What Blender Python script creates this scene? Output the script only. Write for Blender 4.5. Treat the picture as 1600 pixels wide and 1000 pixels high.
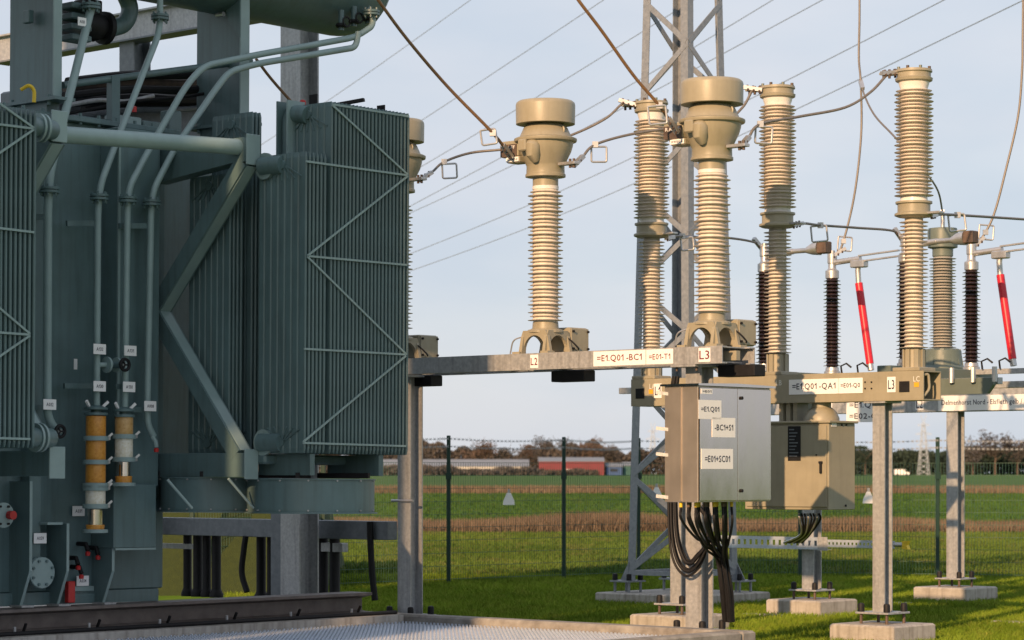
import bpy, math, random
import numpy as np
from mathutils import Matrix, Vector
random.seed(7); rng = np.random.default_rng(7)
R = math.radians
scene = bpy.context.scene
for o in list(bpy.data.objects): bpy.data.objects.remove(o)

# ------------------------------------------------------------------ camera
F, U0, VH, CAMZ = 4070.0, 800.0, 738.0, 1.73
cam = bpy.data.cameras.new('camera'); camo = bpy.data.objects.new('camera', cam)
scene.collection.objects.link(camo)
camo.location = (0, 0, CAMZ); camo.rotation_euler = (R(90), 0, 0)
cam.sensor_width = 36; cam.lens = 36*F/1600; cam.shift_y = (VH-500)/1600
cam.clip_start = 0.5; cam.clip_end = 6000
cam.dof.use_dof = True; cam.dof.focus_distance = 26.5; cam.dof.aperture_fstop = 3.8
scene.camera = camo

# ------------------------------------------------------------------ light
SUN_AZ, SUN_EL = 25.0, 19.5          # sun stands behind the camera, to its left
world = bpy.data.worlds.new('World'); scene.world = world; world.use_nodes = True
wn, wl = world.node_tree.nodes, world.node_tree.links
wn.clear()
w_out = wn.new('ShaderNodeOutputWorld'); w_bg = wn.new('ShaderNodeBackground')
sky = wn.new('ShaderNodeTexSky'); sky.sky_type = 'NISHITA'; sky.sun_disc = False
sky.sun_elevation = R(SUN_EL); sky.sun_rotation = R(180+SUN_AZ); sky.air_density = 1.0; sky.dust_density = 1.5
w_bg.inputs['Strength'].default_value = 0.12
tc = wn.new('ShaderNodeTexCoord'); mp = wn.new('ShaderNodeMapping'); mp.inputs['Scale'].default_value = (2.2, 2.2, 7.0)
cn = wn.new('ShaderNodeTexNoise'); cn.inputs['Scale'].default_value = 1.6; cn.inputs['Detail'].default_value = 5; cn.inputs['Roughness'].default_value = .5
cr = wn.new('ShaderNodeValToRGB'); cr.color_ramp.elements[0].position = .30; cr.color_ramp.elements[1].position = .72
cr.color_ramp.elements[0].color = (.78,.78,.78,1); cr.color_ramp.elements[1].color = (1,1,1,1)
cmix = wn.new('ShaderNodeMix'); cmix.data_type = 'RGBA'
cloud = wn.new('ShaderNodeMix'); cloud.data_type = 'RGBA'
cloud.inputs[6].default_value = (4.15, 4.6, 5.3, 1); cloud.inputs[7].default_value = (5.0, 5.15, 5.6, 1)
wl.new(tc.outputs['Generated'], mp.inputs['Vector']); wl.new(mp.outputs[0], cn.inputs['Vector'])
wl.new(cn.outputs['Fac'], cr.inputs['Fac']); wl.new(cr.outputs[0], cmix.inputs[0])
cn2 = wn.new('ShaderNodeTexNoise'); cn2.inputs['Scale'].default_value = 2.3; cn2.inputs['Detail'].default_value = 6
wl.new(mp.outputs[0], cn2.inputs['Vector'])
cr2 = wn.new('ShaderNodeValToRGB'); cr2.color_ramp.elements[0].position = .36; cr2.color_ramp.elements[1].position = .62
wl.new(cn2.outputs['Fac'], cr2.inputs['Fac']); wl.new(cr2.outputs[0], cloud.inputs[0])
wl.new(sky.outputs[0], cmix.inputs[6]); wl.new(cloud.outputs[2], cmix.inputs[7])
wl.new(cmix.outputs[2], w_bg.inputs['Color']); wl.new(w_bg.outputs[0], w_out.inputs['Surface'])

sun = bpy.data.lights.new('sun', 'SUN'); sun.energy = 5.0; sun.angle = R(0.6); sun.color = (1.0, .63, .34)
suno = bpy.data.objects.new('sun', sun); scene.collection.objects.link(suno)
sdir = Vector((math.sin(R(SUN_AZ))*math.cos(R(SUN_EL)), math.cos(R(SUN_AZ))*math.cos(R(SUN_EL)), -math.sin(R(SUN_EL))))
suno.rotation_euler = sdir.to_track_quat('-Z', 'Y').to_euler(); suno.location = (-20, -30, 30)
scene.view_settings.view_transform = 'Standard'; scene.view_settings.look = 'None'
scene.view_settings.gamma = 1; scene.view_settings.use_curve_mapping = False
scene.view_settings.exposure = 0.3

# ------------------------------------------------------------------ frames: the yard's grid stands 42 degrees to the view
GROT = Matrix.Rotation(R(-42), 4, 'Z')
def frame(X=0, Y=0, Z=0, tilt=0): return GROT @ Matrix.Translation((X, Y, Z)) @ Matrix.Rotation(-tilt, 4, 'X')
GM = frame()
def px(M, u, v, **k):
    """point of frame M seen at photo pixel (u, v) on one of its planes x=, y= or z="""
    Mi = M.inverted(); o = Mi @ Vector((0, 0, CAMZ)); d = Mi.to_3x3() @ Vector(((u-U0)/F, 1, (VH-v)/F))
    (ax, val), = k.items(); i = 'xyz'.index(ax); t = (val-o[i])/d[i]
    return o + d*t
def wp(u, v, d): return Vector(((u-U0)/F*d, d, CAMZ+(VH-v)/F*d))

# ------------------------------------------------------------------ materials
def mat(name, col, rough=.5, metal=0, var=.10, scale=6, bump=0, bscale=60, spec=.5, col2=None, stretch=None, coat=0, streak=0):
    m = bpy.data.materials.new(name); m.use_nodes = True
    n, l = m.node_tree.nodes, m.node_tree.links; b = n['Principled BSDF']
    b.inputs['Roughness'].default_value = rough; b.inputs['Metallic'].default_value = metal
    b.inputs['Specular IOR Level'].default_value = spec
    if coat: b.inputs['Coat Weight'].default_value = coat
    t = n.new('ShaderNodeTexCoord'); mpn = n.new('ShaderNodeMapping'); l.new(t.outputs['Object'], mpn.inputs[0])
    if stretch: mpn.inputs['Scale'].default_value = stretch
    nz = n.new('ShaderNodeTexNoise'); nz.inputs['Scale'].default_value = scale; nz.inputs['Detail'].default_value = 6; nz.inputs['Roughness'].default_value = .62
    l.new(mpn.outputs[0], nz.inputs['Vector'])
    rp = n.new('ShaderNodeValToRGB'); rp.color_ramp.elements[0].position = .3; rp.color_ramp.elements[1].position = .7
    c2 = col2 or tuple(min(1, c*(1+var)) for c in col); c1 = col if col2 else tuple(c*(1-var) for c in col)
    rp.color_ramp.elements[0].color = (*c1, 1); rp.color_ramp.elements[1].color = (*c2, 1)
    l.new(nz.outputs['Fac'], rp.inputs[0])
    if streak:
        m2 = n.new('ShaderNodeMapping'); m2.inputs['Scale'].default_value = (11, 11, .9); l.new(t.outputs['Object'], m2.inputs[0])
        n3 = n.new('ShaderNodeTexNoise'); n3.inputs['Scale'].default_value = 1.6; n3.inputs['Detail'].default_value = 7; l.new(m2.outputs[0], n3.inputs['Vector'])
        r3 = n.new('ShaderNodeValToRGB'); r3.color_ramp.elements[0].position = .48; r3.color_ramp.elements[1].position = .72
        r3.color_ramp.elements[0].color = (0,0,0,1); r3.color_ramp.elements[1].color = (streak,)*3+(1,)
        mx = n.new('ShaderNodeMix'); mx.data_type = 'RGBA'; mx.inputs[7].default_value = (col[0]*.42+.012, col[1]*.40+.009, col[2]*.38+.006, 1)
        l.new(n3.outputs['Fac'], r3.inputs[0]); l.new(r3.outputs[0], mx.inputs[0]); l.new(rp.outputs[0], mx.inputs[6]); l.new(mx.outputs[2], b.inputs['Base Color'])
    else: l.new(rp.outputs[0], b.inputs['Base Color'])
    mr = n.new('ShaderNodeMapRange'); mr.inputs['To Min'].default_value = max(.02, rough-.08); mr.inputs['To Max'].default_value = min(1, rough+.12)
    l.new(nz.outputs['Fac'], mr.inputs['Value']); l.new(mr.outputs[0], b.inputs['Roughness'])
    if bump:
        n2 = n.new('ShaderNodeTexNoise'); n2.inputs['Scale'].default_value = bscale; n2.inputs['Detail'].default_value = 4; l.new(mpn.outputs[0], n2.inputs['Vector'])
        bp = n.new('ShaderNodeBump'); bp.inputs['Strength'].default_value = bump; bp.inputs['Distance'].default_value = .02
        l.new(n2.outputs['Fac'], bp.inputs['Height']); l.new(bp.outputs[0], b.inputs['Normal'])
    return m
M = {}
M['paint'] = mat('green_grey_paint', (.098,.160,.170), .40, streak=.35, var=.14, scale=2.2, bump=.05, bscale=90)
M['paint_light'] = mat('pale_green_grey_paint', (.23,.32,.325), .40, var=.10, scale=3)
M['ral'] = mat('cement_grey_paint', (.30,.275,.205), .42, streak=.14, var=.09, scale=4, bump=.04)
M['ral_cold'] = mat('grey_green_cast_paint', (.12,.15,.135), .45, var=.1, scale=4)
M['galv'] = mat('galvanised_steel', (.30,.315,.335), .45, streak=.4, metal=.35, scale=28, col2=(.46,.47,.485), bump=.05)
M['grate'] = mat('bright_galvanised_grating', (.56,.62,.71), .34, metal=.6, scale=20, var=.1)
M['farsteel'] = mat('haze_tinted_steel', (.42,.47,.53), .8, var=.05)  # the pale blue of distant haze is put into the colour
M['galv_shaded'] = mat('shaded_mast_steel', (.19,.21,.24), .45, metal=.35, scale=20, col2=(.29,.31,.34), bump=.05)  # darker copy of the galvanised steel, with the mast's shade put into the colour
M['galv_dark'] = mat('weathered_galvanised_steel', (.12,.14,.165), .5, metal=.3, scale=16, col2=(.19,.21,.235))
M['stain'] = mat('brushed_stainless_steel', (.70,.61,.54), .13, metal=1, var=.07, scale=3, bump=.035, bscale=9, stretch=(1,1,.3))
M['stain_side'] = mat('dull_stainless_steel', (.52,.46,.40), .36, metal=.8, streak=.10, bump=.02, var=.10, scale=2.5)
M['sil'] = mat('grey_silicone_rubber', (.64,.59,.53), .34, streak=.25, var=.08, scale=5)
M['sil_white'] = mat('white_glazed_ring', (.72,.70,.68), .35)
M['porc'] = mat('grey_porcelain', (.36,.35,.33), .16, var=.08, scale=5, coat=.3)
M['brownpor'] = mat('dark_brown_porcelain', (.022,.013,.015), .18, var=.2, coat=.4)
M['alu'] = mat('aluminium', (.50,.50,.51), .38, metal=.75, var=.12, scale=10)
M['wire'] = mat('weathered_conductor', (.17,.155,.145), .5, metal=.25, var=.2, scale=30)
M['wirebrown'] = mat('sunlit_brown_conductor', (.23,.13,.065), .5, metal=.2, var=.2, scale=30)  # aluminium; the brown of low warm sunlight is put into the colour
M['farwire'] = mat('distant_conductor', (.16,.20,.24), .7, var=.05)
M['black'] = mat('black_cable', (.010,.010,.012), .6, var=.3, scale=20, spec=.3)
M['rust'] = mat('rusty_dark_steel', (.045,.035,.033), .6, scale=9, col2=(.13,.085,.062), bump=.1)
M['rail'] = mat('brown_primed_steel', (.085,.07,.065), .55, scale=7, col2=(.16,.135,.125), bump=.08)
M['red'] = mat('red_tube', (.55,.012,.03), .35, var=.06)
M['redp'] = mat('red_plastic', (.45,.02,.02), .4, var=.1)
M['white'] = mat('white_label', (.80,.80,.81), .45, var=.02)
M['ink'] = mat('dark_ink', (.02,.022,.05), .6, var=.05)
M['inkred'] = mat('dark_red_ink', (.16,.035,.05), .6, var=.05)
M['inkgrey'] = mat('pale_grey_ink', (.62,.62,.58), .6, var=.05)
M['yellow'] = mat('yellow_sticker', (.75,.36,.02), .5, var=.05)
M['yellowp'] = mat('yellow_cap', (.72,.50,.03), .5, var=.05)
M['orange'] = mat('orange_gel', (.52,.20,.025), .28, scale=40, col2=(.68,.33,.06), bump=.2, bscale=180)
M['amber'] = mat('amber_gel', (.48,.27,.09), .28, scale=40, col2=(.62,.40,.17), bump=.2, bscale=180)
M['palegel'] = mat('pale_gel', (.62,.57,.42), .28, scale=40, col2=(.80,.79,.74), bump=.2, bscale=180)
M['concrete'] = mat('concrete', (.30,.28,.25), .85, streak=.6, scale=9, col2=(.44,.415,.385), bump=.25, bscale=70)
M['concrete_d'] = mat('weathered_concrete', (.15,.135,.12), .85, scale=6, col2=(.34,.325,.30), bump=.25, bscale=60)
M['gravel'] = mat('dark_gravel', (.03,.03,.03), .9, scale=30, col2=(.10,.095,.09), bump=.5)
M['fence'] = mat('dark_green_powder_coat', (.004,.030,.021), .4, var=.1)
M['fencew'] = mat('green_wire', (.02,.075,.05), .45, var=.1)
M['barn'] = mat('red_cladding', (.17,.028,.038), .6, var=.12, scale=.2)
M['roofg'] = mat('grey_roof', (.17,.19,.22), .6, var=.1, scale=.2)
M['bluep'] = mat('blue_sheet', (.03,.08,.22), .5, var=.1, scale=.5)
M['teal'] = mat('teal_sheet', (.025,.10,.095), .5, var=.1, scale=.5)
M['whitewall'] = mat('whitewashed_wall', (.5,.49,.46), .7, var=.15, scale=.3)
M['glass'] = mat('dark_window', (.03,.035,.045), .15, var=.1)
M['bark'] = mat('bark', (.10,.075,.06), .9, var=.25, scale=2)
M['twig'] = mat('bare_twigs', (.052,.046,.043), .95, scale=.05, col2=(.088,.074,.064))
M['rusttwig'] = mat('russet_leaves', (.075,.050,.038), .95, scale=.06, col2=(.115,.078,.058))
M['greytwig'] = mat('grey_twigs', (.062,.058,.058), .95, scale=.06, col2=(.098,.09,.086))
M['pine'] = mat('dark_conifer', (.012,.028,.022), .95, scale=.08, col2=(.035,.055,.035))
M['reed'] = mat('dry_reed', (.085,.058,.038), .9, scale=.35, col2=(.21,.155,.10))
M['reedf'] = mat('far_dry_reed', (.10,.072,.045), .9, scale=.08, col2=(.20,.15,.095))
M['hedge'] = mat('olive_turf', (.022,.036,.005), .95, scale=14, col2=(.036,.052,.008), bump=.8, bscale=60)
M['gel'] = M['orange']
def grass_mat(name, a, b, c, sc, sc2):
    m = bpy.data.materials.new(name); m.use_nodes = True
    n, l = m.node_tree.nodes, m.node_tree.links; bs = n['Principled BSDF']; bs.inputs['Roughness'].default_value = .9; bs.inputs['Specular IOR Level'].default_value = .05
    t = n.new('ShaderNodeTexCoord')
    n1 = n.new('ShaderNodeTexNoise'); n1.inputs['Scale'].default_value = sc; n1.inputs['Detail'].default_value = 5
    n2 = n.new('ShaderNodeTexNoise'); n2.inputs['Scale'].default_value = sc2; n2.inputs['Detail'].default_value = 3
    mpn = n.new('ShaderNodeMapping'); mpn.inputs['Scale'].default_value = (1, .45, 1)
    l.new(t.outputs['Object'], mpn.inputs[0]); l.new(mpn.outputs[0], n1.inputs['Vector']); l.new(t.outputs['Object'], n2.inputs['Vector'])
    r1 = n.new('ShaderNodeValToRGB'); r1.color_ramp.elements[0].position = .36; r1.color_ramp.elements[1].position = .64
    r1.color_ramp.elements[0].color = (*a, 1); r1.color_ramp.elements[1].color = (*b, 1)
    r2 = n.new('ShaderNodeValToRGB'); r2.color_ramp.elements[0].position = .5; r2.color_ramp.elements[1].position = .75
    mx = n.new('ShaderNodeMix'); mx.data_type = 'RGBA'; mx.inputs[7].default_value = (*c, 1)
    l.new(n1.outputs['Fac'], r1.inputs[0]); l.new(n2.outputs['Fac'], r2.inputs[0]); l.new(r2.outputs[0], mx.inputs[0]); l.new(r1.outputs[0], mx.inputs[6])
    l.new(mx.outputs[2], bs.inputs['Base Color'])
    return m
M['lawn'] = grass_mat('lawn_grass', (.10,.160,.014), (.165,.240,.024), (.225,.245,.045), .9, 5)
M['lawnsoil'] = grass_mat('turf', (.07,.13,.010), (.11,.19,.016), (.15,.18,.03), .9, 5)
M['meadow'] = grass_mat('meadow_grass', (.060,.105,.018), (.105,.160,.030), (.150,.145,.055), .22, 1.1)
M['field'] = grass_mat('green_field', (.040,.090,.020), (.060,.120,.026), (.075,.105,.032), .05, .4)
M['fieldfar'] = grass_mat('far_field', (.045,.105,.025), (.065,.13,.033), (.115,.12,.05), .012, .05)
M['bank'] = grass_mat('dry_bank', (.09,.065,.04), (.15,.11,.07), (.20,.15,.10), .3, 2)

# ------------------------------------------------------------------ mesh builder
class MB:
    def __init__(s): s.v = []; s.f = []
    def add(s, vs, fs):
        b = len(s.v); s.v += [tuple(p) for p in vs]; s.f += [tuple(i+b for i in f) for f in fs]; return s
    def box(s, x0, x1, y0, y1, z0, z1, c=0):
        if c:
            c = min(c, abs(x1-x0)*.45, abs(y1-y0)*.45, abs(z1-z0)*.45); vs = []
            for z, k in ((z0, c), (z0+c, 0), (z1-c, 0), (z1, c)):
                a = [(x0+c, y0), (x1-c, y0), (x1, y0+c), (x1, y1-c), (x1-c, y1), (x0+c, y1), (x0, y1-c), (x0, y0+c)]
                cx, cy = (x0+x1)/2, (y0+y1)/2
                sx, sy = 1-2*k/(x1-x0), 1-2*k/(y1-y0)
                vs += [(cx+(p-cx)*sx, cy+(q-cy)*sy, z) for p, q in a]
            fs = [tuple(range(7, -1, -1)), tuple(range(24, 32))]
            for r in range(3):
                for i in range(8): fs.append((r*8+i, r*8+(i+1) % 8, r*8+8+(i+1) % 8, r*8+8+i))
            return s.add(vs, fs)
        v = [(x0,y0,z0),(x1,y0,z0),(x1,y1,z0),(x0,y1,z0),(x0,y0,z1),(x1,y0,z1),(x1,y1,z1),(x0,y1,z1)]
        return s.add(v, [(3,2,1,0),(4,5,6,7),(0,1,5,4),(1,2,6,5),(2,3,7,6),(3,0,4,7)])
    def bar(s, p, q, w, h, up=(0,0,1)):
        p, q = Vector(p), Vector(q); d = (q-p).normalized(); up = Vector(up)
        a = d.cross(up)
        if a.length < 1e-4: a = d.cross(Vector((1,0,0)))
        a.normalize(); b = a.cross(d); a *= w/2; b *= h/2
        v = [p-a-b, p+a-b, p+a+b, p-a+b, q-a-b, q+a-b, q+a+b, q-a+b]
        return s.add(v, [(3,2,1,0),(4,5,6,7),(0,1,5,4),(1,2,6,5),(2,3,7,6),(3,0,4,7)])
    def tube(s, pts, r, seg=10, cap=True, closed=False):
        pts = [Vector(p) for p in pts]; n = len(pts); vs = []; prev = None
        for i, p in enumerate(pts):
            a = pts[i-1] if (i or closed) else p; b = pts[(i+1) % n] if (i < n-1 or closed) else p
            t = (b-a).normalized()
            if prev is None:
                ref = Vector((0,0,1)) if abs(t.z) < .9 else Vector((1,0,0)); e = t.cross(ref).normalized()
            else:
                e = (prev - t*prev.dot(t)); e = e.normalized() if e.length > 1e-6 else t.orthogonal().normalized()
            prev = e; g = t.cross(e)
            rr = r[i] if isinstance(r, (list, tuple)) else r
            vs += [p + (e*math.cos(2*math.pi*k/seg) + g*math.sin(2*math.pi*k/seg))*rr for k in range(seg)]
        fs = []
        for i in range(n if closed else n-1):
            j = (i+1) % n
            for k in range(seg): fs.append((i*seg+k, i*seg+(k+1) % seg, j*seg+(k+1) % seg, j*seg+k))
        if cap and not closed: fs += [tuple(range(seg-1, -1, -1)), tuple((n-1)*seg+k for k in range(seg))]
        return s.add(vs, fs)
    def cyl(s, p, q, r, seg=16): return s.tube([p, q], r, seg)
    def lathe(s, prof, c=(0,0,0), seg=28, axis='z'):
        vs = []; n = len(prof)
        for r, z in prof:
            for k in range(seg):
                a = 2*math.pi*k/seg; x, y = r*math.cos(a), r*math.sin(a)
                p = (x, y, z) if axis == 'z' else ((z, x, y) if axis == 'x' else (y, z, x))
                vs.append((c[0]+p[0], c[1]+p[1], c[2]+p[2]))
        fs = []
        for i in range(n-1):
            for k in range(seg): fs.append((i*seg+k, i*seg+(k+1) % seg, (i+1)*seg+(k+1) % seg, (i+1)*seg+k))
        fs += [tuple(range(seg-1, -1, -1)), tuple((n-1)*seg+k for k in range(seg))]
        return s.add(vs, fs)
    def prism(s, poly, axis, a, b):
        """polygon in the plane across `axis`, extruded from a to b (axis x: poly=(y,z); y: (x,z); z: (x,y))"""
        n = len(poly)
        def P(p, t): return (t, p[0], p[1]) if axis == 'x' else ((p[0], t, p[1]) if axis == 'y' else (p[0], p[1], t))
        vs = [P(p, a) for p in poly] + [P(p, b) for p in poly]
        fs = [tuple(range(n-1, -1, -1)), tuple(range(n, 2*n))] + [(i, (i+1) % n, n+(i+1) % n, n+i) for i in range(n)]
        return s.add(vs, fs)
    def mesh(s, name, m, smooth=False):
        me = bpy.data.meshes.new(name); me.from_pydata(s.v, [], s.f); me.materials.append(M[m])
        import bmesh
        bm = bmesh.new(); bm.from_mesh(me); bmesh.ops.recalc_face_normals(bm, faces=bm.faces); bm.to_mesh(me); bm.free()
        if smooth:
            me.polygons.foreach_set('use_smooth', [True]*len(me.polygons))
            try: me.set_sharp_from_angle(angle=R(38))
            except Exception: pass
        me.update(); return me
    def build(s, name, m, parent=None, smooth=False, kind=None):
        o = bpy.data.objects.new(name, s.mesh(name, m, smooth)); scene.collection.objects.link(o)
        if parent is not None: o.parent = parent
        if kind: o['kind'] = kind
        return o
def link_mesh(name, me, parent, loc=(0,0,0)):
    o = bpy.data.objects.new(name, me); scene.collection.objects.link(o); o.parent = parent; o.location = loc; return o
def tag(o, label, cat, group=None):
    o['label'] = label; o['category'] = cat
    if group: o['group'] = group
    return o
def thing(name, label, cat, Mx, group=None):
    o = bpy.data.objects.new(name, None); scene.collection.objects.link(o); o.empty_display_size = .2
    o.matrix_world = Mx; return tag(o, label, cat, group)
def put(o, Mx): o.matrix_world = Mx; return o
def copy_thing(root, Mx, label=None):
    c = root.copy(); scene.collection.objects.link(c); c.matrix_world = Mx
    if label: c['label'] = label
    for ch in list(root.children):
        d = ch.copy(); scene.collection.objects.link(d); d.parent = c
        for g in list(ch.children):
            e = g.copy(); scene.collection.objects.link(e); e.parent = d
    return c
def rounded(pts, rad=.12, n=5):
    pts = [Vector(p) for p in pts]; out = [pts[0]]
    for i in range(1, len(pts)-1):
        a, b, c = pts[i-1], pts[i], pts[i+1]; r = min(rad, (a-b).length*.45, (c-b).length*.45)
        p0 = b+(a-b).normalized()*r; p1 = b+(c-b).normalized()*r
        for k in range(n+1):
            t = k/n; out.append(p0*(1-t)**2 + b*2*t*(1-t) + p1*t*t)
    return out+[pts[-1]]
def spline(pts, n=8):
    pts = [Vector(p) for p in pts]; P = [pts[0]*2-pts[1]]+pts+[pts[-1]*2-pts[-2]]; out = []
    for i in range(1, len(P)-2):
        a, b, c, d = P[i-1:i+3]
        for k in range(n):
            t = k/n; out.append(.5*((2*b)+(c-a)*t+(2*a-5*b+4*c-d)*t*t+(3*b-a-3*c+d)*t**3))
    return out+[pts[-1]]
GLYPH = {'1': (np.array([(.20,0,0),(.32,0,0),(.32,.70,0),(.22,.70,0),(.02,.50,0),(.02,.38,0),(.20,.52,0)]), [tuple(range(7))])}
def glyph(ch):
    if ch not in GLYPH:
        cu = bpy.data.curves.new('t', 'FONT'); cu.body = ch; cu.size = 1; cu.resolution_u = 2; cu.offset = .012
        ob = bpy.data.objects.new('t', cu); scene.collection.objects.link(ob); bpy.context.view_layer.update()
        me = ob.evaluated_get(bpy.context.evaluated_depsgraph_get()).to_mesh()
        GLYPH[ch] = (np.array([v.co[:] for v in me.vertices]), [tuple(p.vertices) for p in me.polygons])
        ob.to_mesh_clear(); bpy.data.objects.remove(ob); bpy.data.curves.remove(cu)
    return GLYPH[ch]
def text_mb(s, right, up, normal, centre, w, h, off=.002):
    vs, fs, y = [], [], 0
    for line in s.split('\n'):
        x = 0
        for ch in line:
            if ch == ' ': x += .26; continue
            co, f = glyph(ch); b = sum(len(q) for q in vs)
            vs.append(co+np.array((x-co[:,0].min(), y, 0))); fs += [tuple(i+b for i in p) for p in f]
            x += np.ptp(co[:,0])+.10
        y -= 1.05
    co = np.concatenate(vs); lo, hi = co.min(0), co.max(0); sc = (w/(hi[0]-lo[0]), h/(hi[1]-lo[1]))
    right, up, normal, centre = map(Vector, (right, up, normal, centre))
    return MB().add([centre + right*float((c[0]-(lo[0]+hi[0])/2)*sc[0]) + up*float((c[1]-(lo[1]+hi[1])/2)*sc[1]) + normal*off for c in co], fs)
FACE = {'-y': ((1,0,0), (0,-1,0)), '+x': ((0,1,0), (1,0,0)), '-x': ((0,-1,0), (-1,0,0))}
def sign(parent, face, c, w, h, lines, ink='ink', m='white', name='label_plate', tw=.82, th=None):
    r, n = map(Vector, FACE[face]); c = Vector(c); mb = MB()
    mb.bar(c-r*w/2, c+r*w/2, .006, h) if False else None
    e = n*.004
    q = [c-r*w/2-Vector((0,0,h/2)), c+r*w/2-Vector((0,0,h/2)), c+r*w/2+Vector((0,0,h/2)), c-r*w/2+Vector((0,0,h/2))]
    mb.add([p for p in q]+[p+e for p in q], [(3,2,1,0),(4,5,6,7),(0,1,5,4),(1,2,6,5),(2,3,7,6),(3,0,4,7)])
    o = mb.build(name, m, parent)
    k = len(lines)
    for i, t in enumerate(lines):
        if not t: continue
        hh = th or h/k*.55
        text_mb(t, r, (0,0,1), n, c+n*.004+Vector((0,0,h*(.5-(i+.5)/k))), w*tw, hh, .0015).build('lettering', ink, o)
    return o
def struct(name, mb, m, smooth=False):
    o = mb.build(name, m, None, smooth); o['kind'] = 'structure'; return o
def shed_profile(z0, z1, core, big, small, pitch):
    n = max(2, round((z1-z0)/pitch)); p = (z1-z0)/n; prof = [(core, z0)]
    for i in range(n):
        z = z0+p*(i+.5); r = big if i % 2 == 0 else small
        prof += [(core, z-p*.16), (r*.985, z-p*.10), (r, z-p*.05), (r*.97, z), (core+.010, z+p*.16)]
    return prof+[(core, z1)]
def insulator(z0, z1, core, big, small, pitch, m, parent, x=0, y=0, seg=26, name='insulator'):
    return MB().lathe(shed_profile(z0, z1, core, big, small, pitch), (x, y, 0), seg).build(name, m, parent, True)
def hsection(b, h, tf, tw, z0, z1, x=0, y=0):
    """H column, flanges facing -y and +y"""
    P = [(-b/2,-h/2),(b/2,-h/2),(b/2,-h/2+tf),(tw/2,-h/2+tf),(tw/2,h/2-tf),(b/2,h/2-tf),(b/2,h/2),(-b/2,h/2),(-b/2,h/2-tf),(-tw/2,h/2-tf),(-tw/2,-h/2+tf),(-b/2,-h/2+tf)]
    return MB().prism([(p+x, q+y) for p, q in P], 'z', z0, z1)

# ================================================================== THE SETTING
def build_ground():
    ys = [-400, 72, 83, 212, 240, 4500]; ms = ['lawnsoil', 'bank', 'field', 'bank', 'fieldfar']
    vs = []; fs = []; mi = []
    xs = np.concatenate([np.linspace(-3000, -60, 6), np.linspace(-40, 60, 21), np.linspace(80, 3000, 6)])
    for y in ys: vs += [(x, y, 0.0) for x in xs]
    n = len(xs)
    for j in range(len(ys)-1):
        for i in range(n-1): fs.append((j*n+i, j*n+i+1, (j+1)*n+i+1, (j+1)*n+i)); mi.append(j)
    me = bpy.data.meshes.new('ground'); me.from_pydata(vs, [], fs)
    for m in ms: me.materials.append(M[m])
    me.polygons.foreach_set('material_index', mi); me.update()
    o = bpy.data.objects.new('ground', me); scene.collection.objects.link(o); o['kind'] = 'structure'
build_ground()

def blades(name, n, pos, h, w, lean, m, label, cat):
    """n grass blades as one object: two triangles each"""
    h = h*(.55+.9*rng.random(n)); a = rng.random(n)*2*math.pi; w = w*(.7+.6*rng.random(n))
    la = rng.random(n)*2*math.pi; ln = lean*h*(.3+rng.random(n))
    dx, dy = np.cos(a)*w/2, np.sin(a)*w/2; v = np.zeros((n, 5, 3))
    x, y, z = pos
    v[:,0] = np.stack([x-dx, y-dy, z], 1); v[:,1] = np.stack([x+dx, y+dy, z], 1)
    mx, my = x+np.cos(la)*ln*.35, y+np.sin(la)*ln*.35
    v[:,2] = np.stack([mx+dx*.7, my+dy*.7, z+h*.6], 1); v[:,3] = np.stack([mx-dx*.7, my-dy*.7, z+h*.6], 1)
    v[:,4] = np.stack([x+np.cos(la)*ln, y+np.sin(la)*ln, z+h], 1)
    me = bpy.data.meshes.new(name); me.vertices.add(5*n); me.vertices.foreach_set('co', v.ravel())
    b = np.arange(n)*5
    loops = np.concatenate([np.stack([b, b+1, b+2, b+3], 1), ], 1)
    tri = np.stack([b+3, b+2, b+4], 1)
    li = np.concatenate([loops.ravel(), tri.ravel()]); st = np.concatenate([np.arange(n)*4, 4*n+np.arange(n)*3]); tot = np.concatenate([np.full(n, 4), np.full(n, 3)])
    me.loops.add(len(li)); me.loops.foreach_set('vertex_index', li.astype(np.int32))
    me.polygons.add(2*n); me.polygons.foreach_set('loop_start', st.astype(np.int32)); me.polygons.foreach_set('loop_total', tot.astype(np.int32))
    me.materials.append(M[m]); me.update(calc_edges=True); me.validate()
    o = bpy.data.objects.new(name, me); scene.collection.objects.link(o); o['kind'] = 'stuff'
    return tag(o, label, cat)
def spread(n, y0, y1, m0=-.11, m1=.23, power=1.0):
    y = y0+(y1-y0)*rng.random(n)**power; k = m0+(m1-m0)*rng.random(n); return k*y, y
KX, KY = -19.28, 19.5      # pit corner, yard grid
def in_pit(x, y):
    c, s = math.cos(R(-42)), math.sin(R(-42)); X = x*c+y*s; Y = -x*s+y*c
    return (X < -14.45) & (Y < 19.62)
x, y = spread(330000, 23.5, 43.5); k = ~in_pit(x, y); x, y = x[k], y[k]
blades('lawn', len(x), (x, y, np.zeros(len(x))), .055, .009, .8, 'lawn', 'short bright green lawn inside the wire fence', 'grass')
x, y = spread(150000, 43.5, 73)
blades('meadow_grass', len(x), (x, y, np.zeros(len(x))), .085, .022, .8, 'meadow', 'rough olive green meadow beyond the wire fence', 'grass')
x, y = spread(60000, 74.5, 81.5, -.16, .26)
tall = .36*(.85+.35*np.sin(x*.55)*np.sin(x*.21+1))
blades('reed_strip', len(x), (x, y, np.zeros(len(x))), 1.0*tall, .022, .6, 'reed', 'dry brown reeds along the ditch beyond the meadow', 'reeds')
x, y = spread(26000, 213, 239, -.16, .26)
blades('reed_strip', len(x), (x, y, np.zeros(len(x))), .50, .07, .5, 'reedf', 'far strip of straw brown reeds behind the green field', 'reeds')
x, y = spread(70000, 83.5, 211, -.16, .26)
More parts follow.
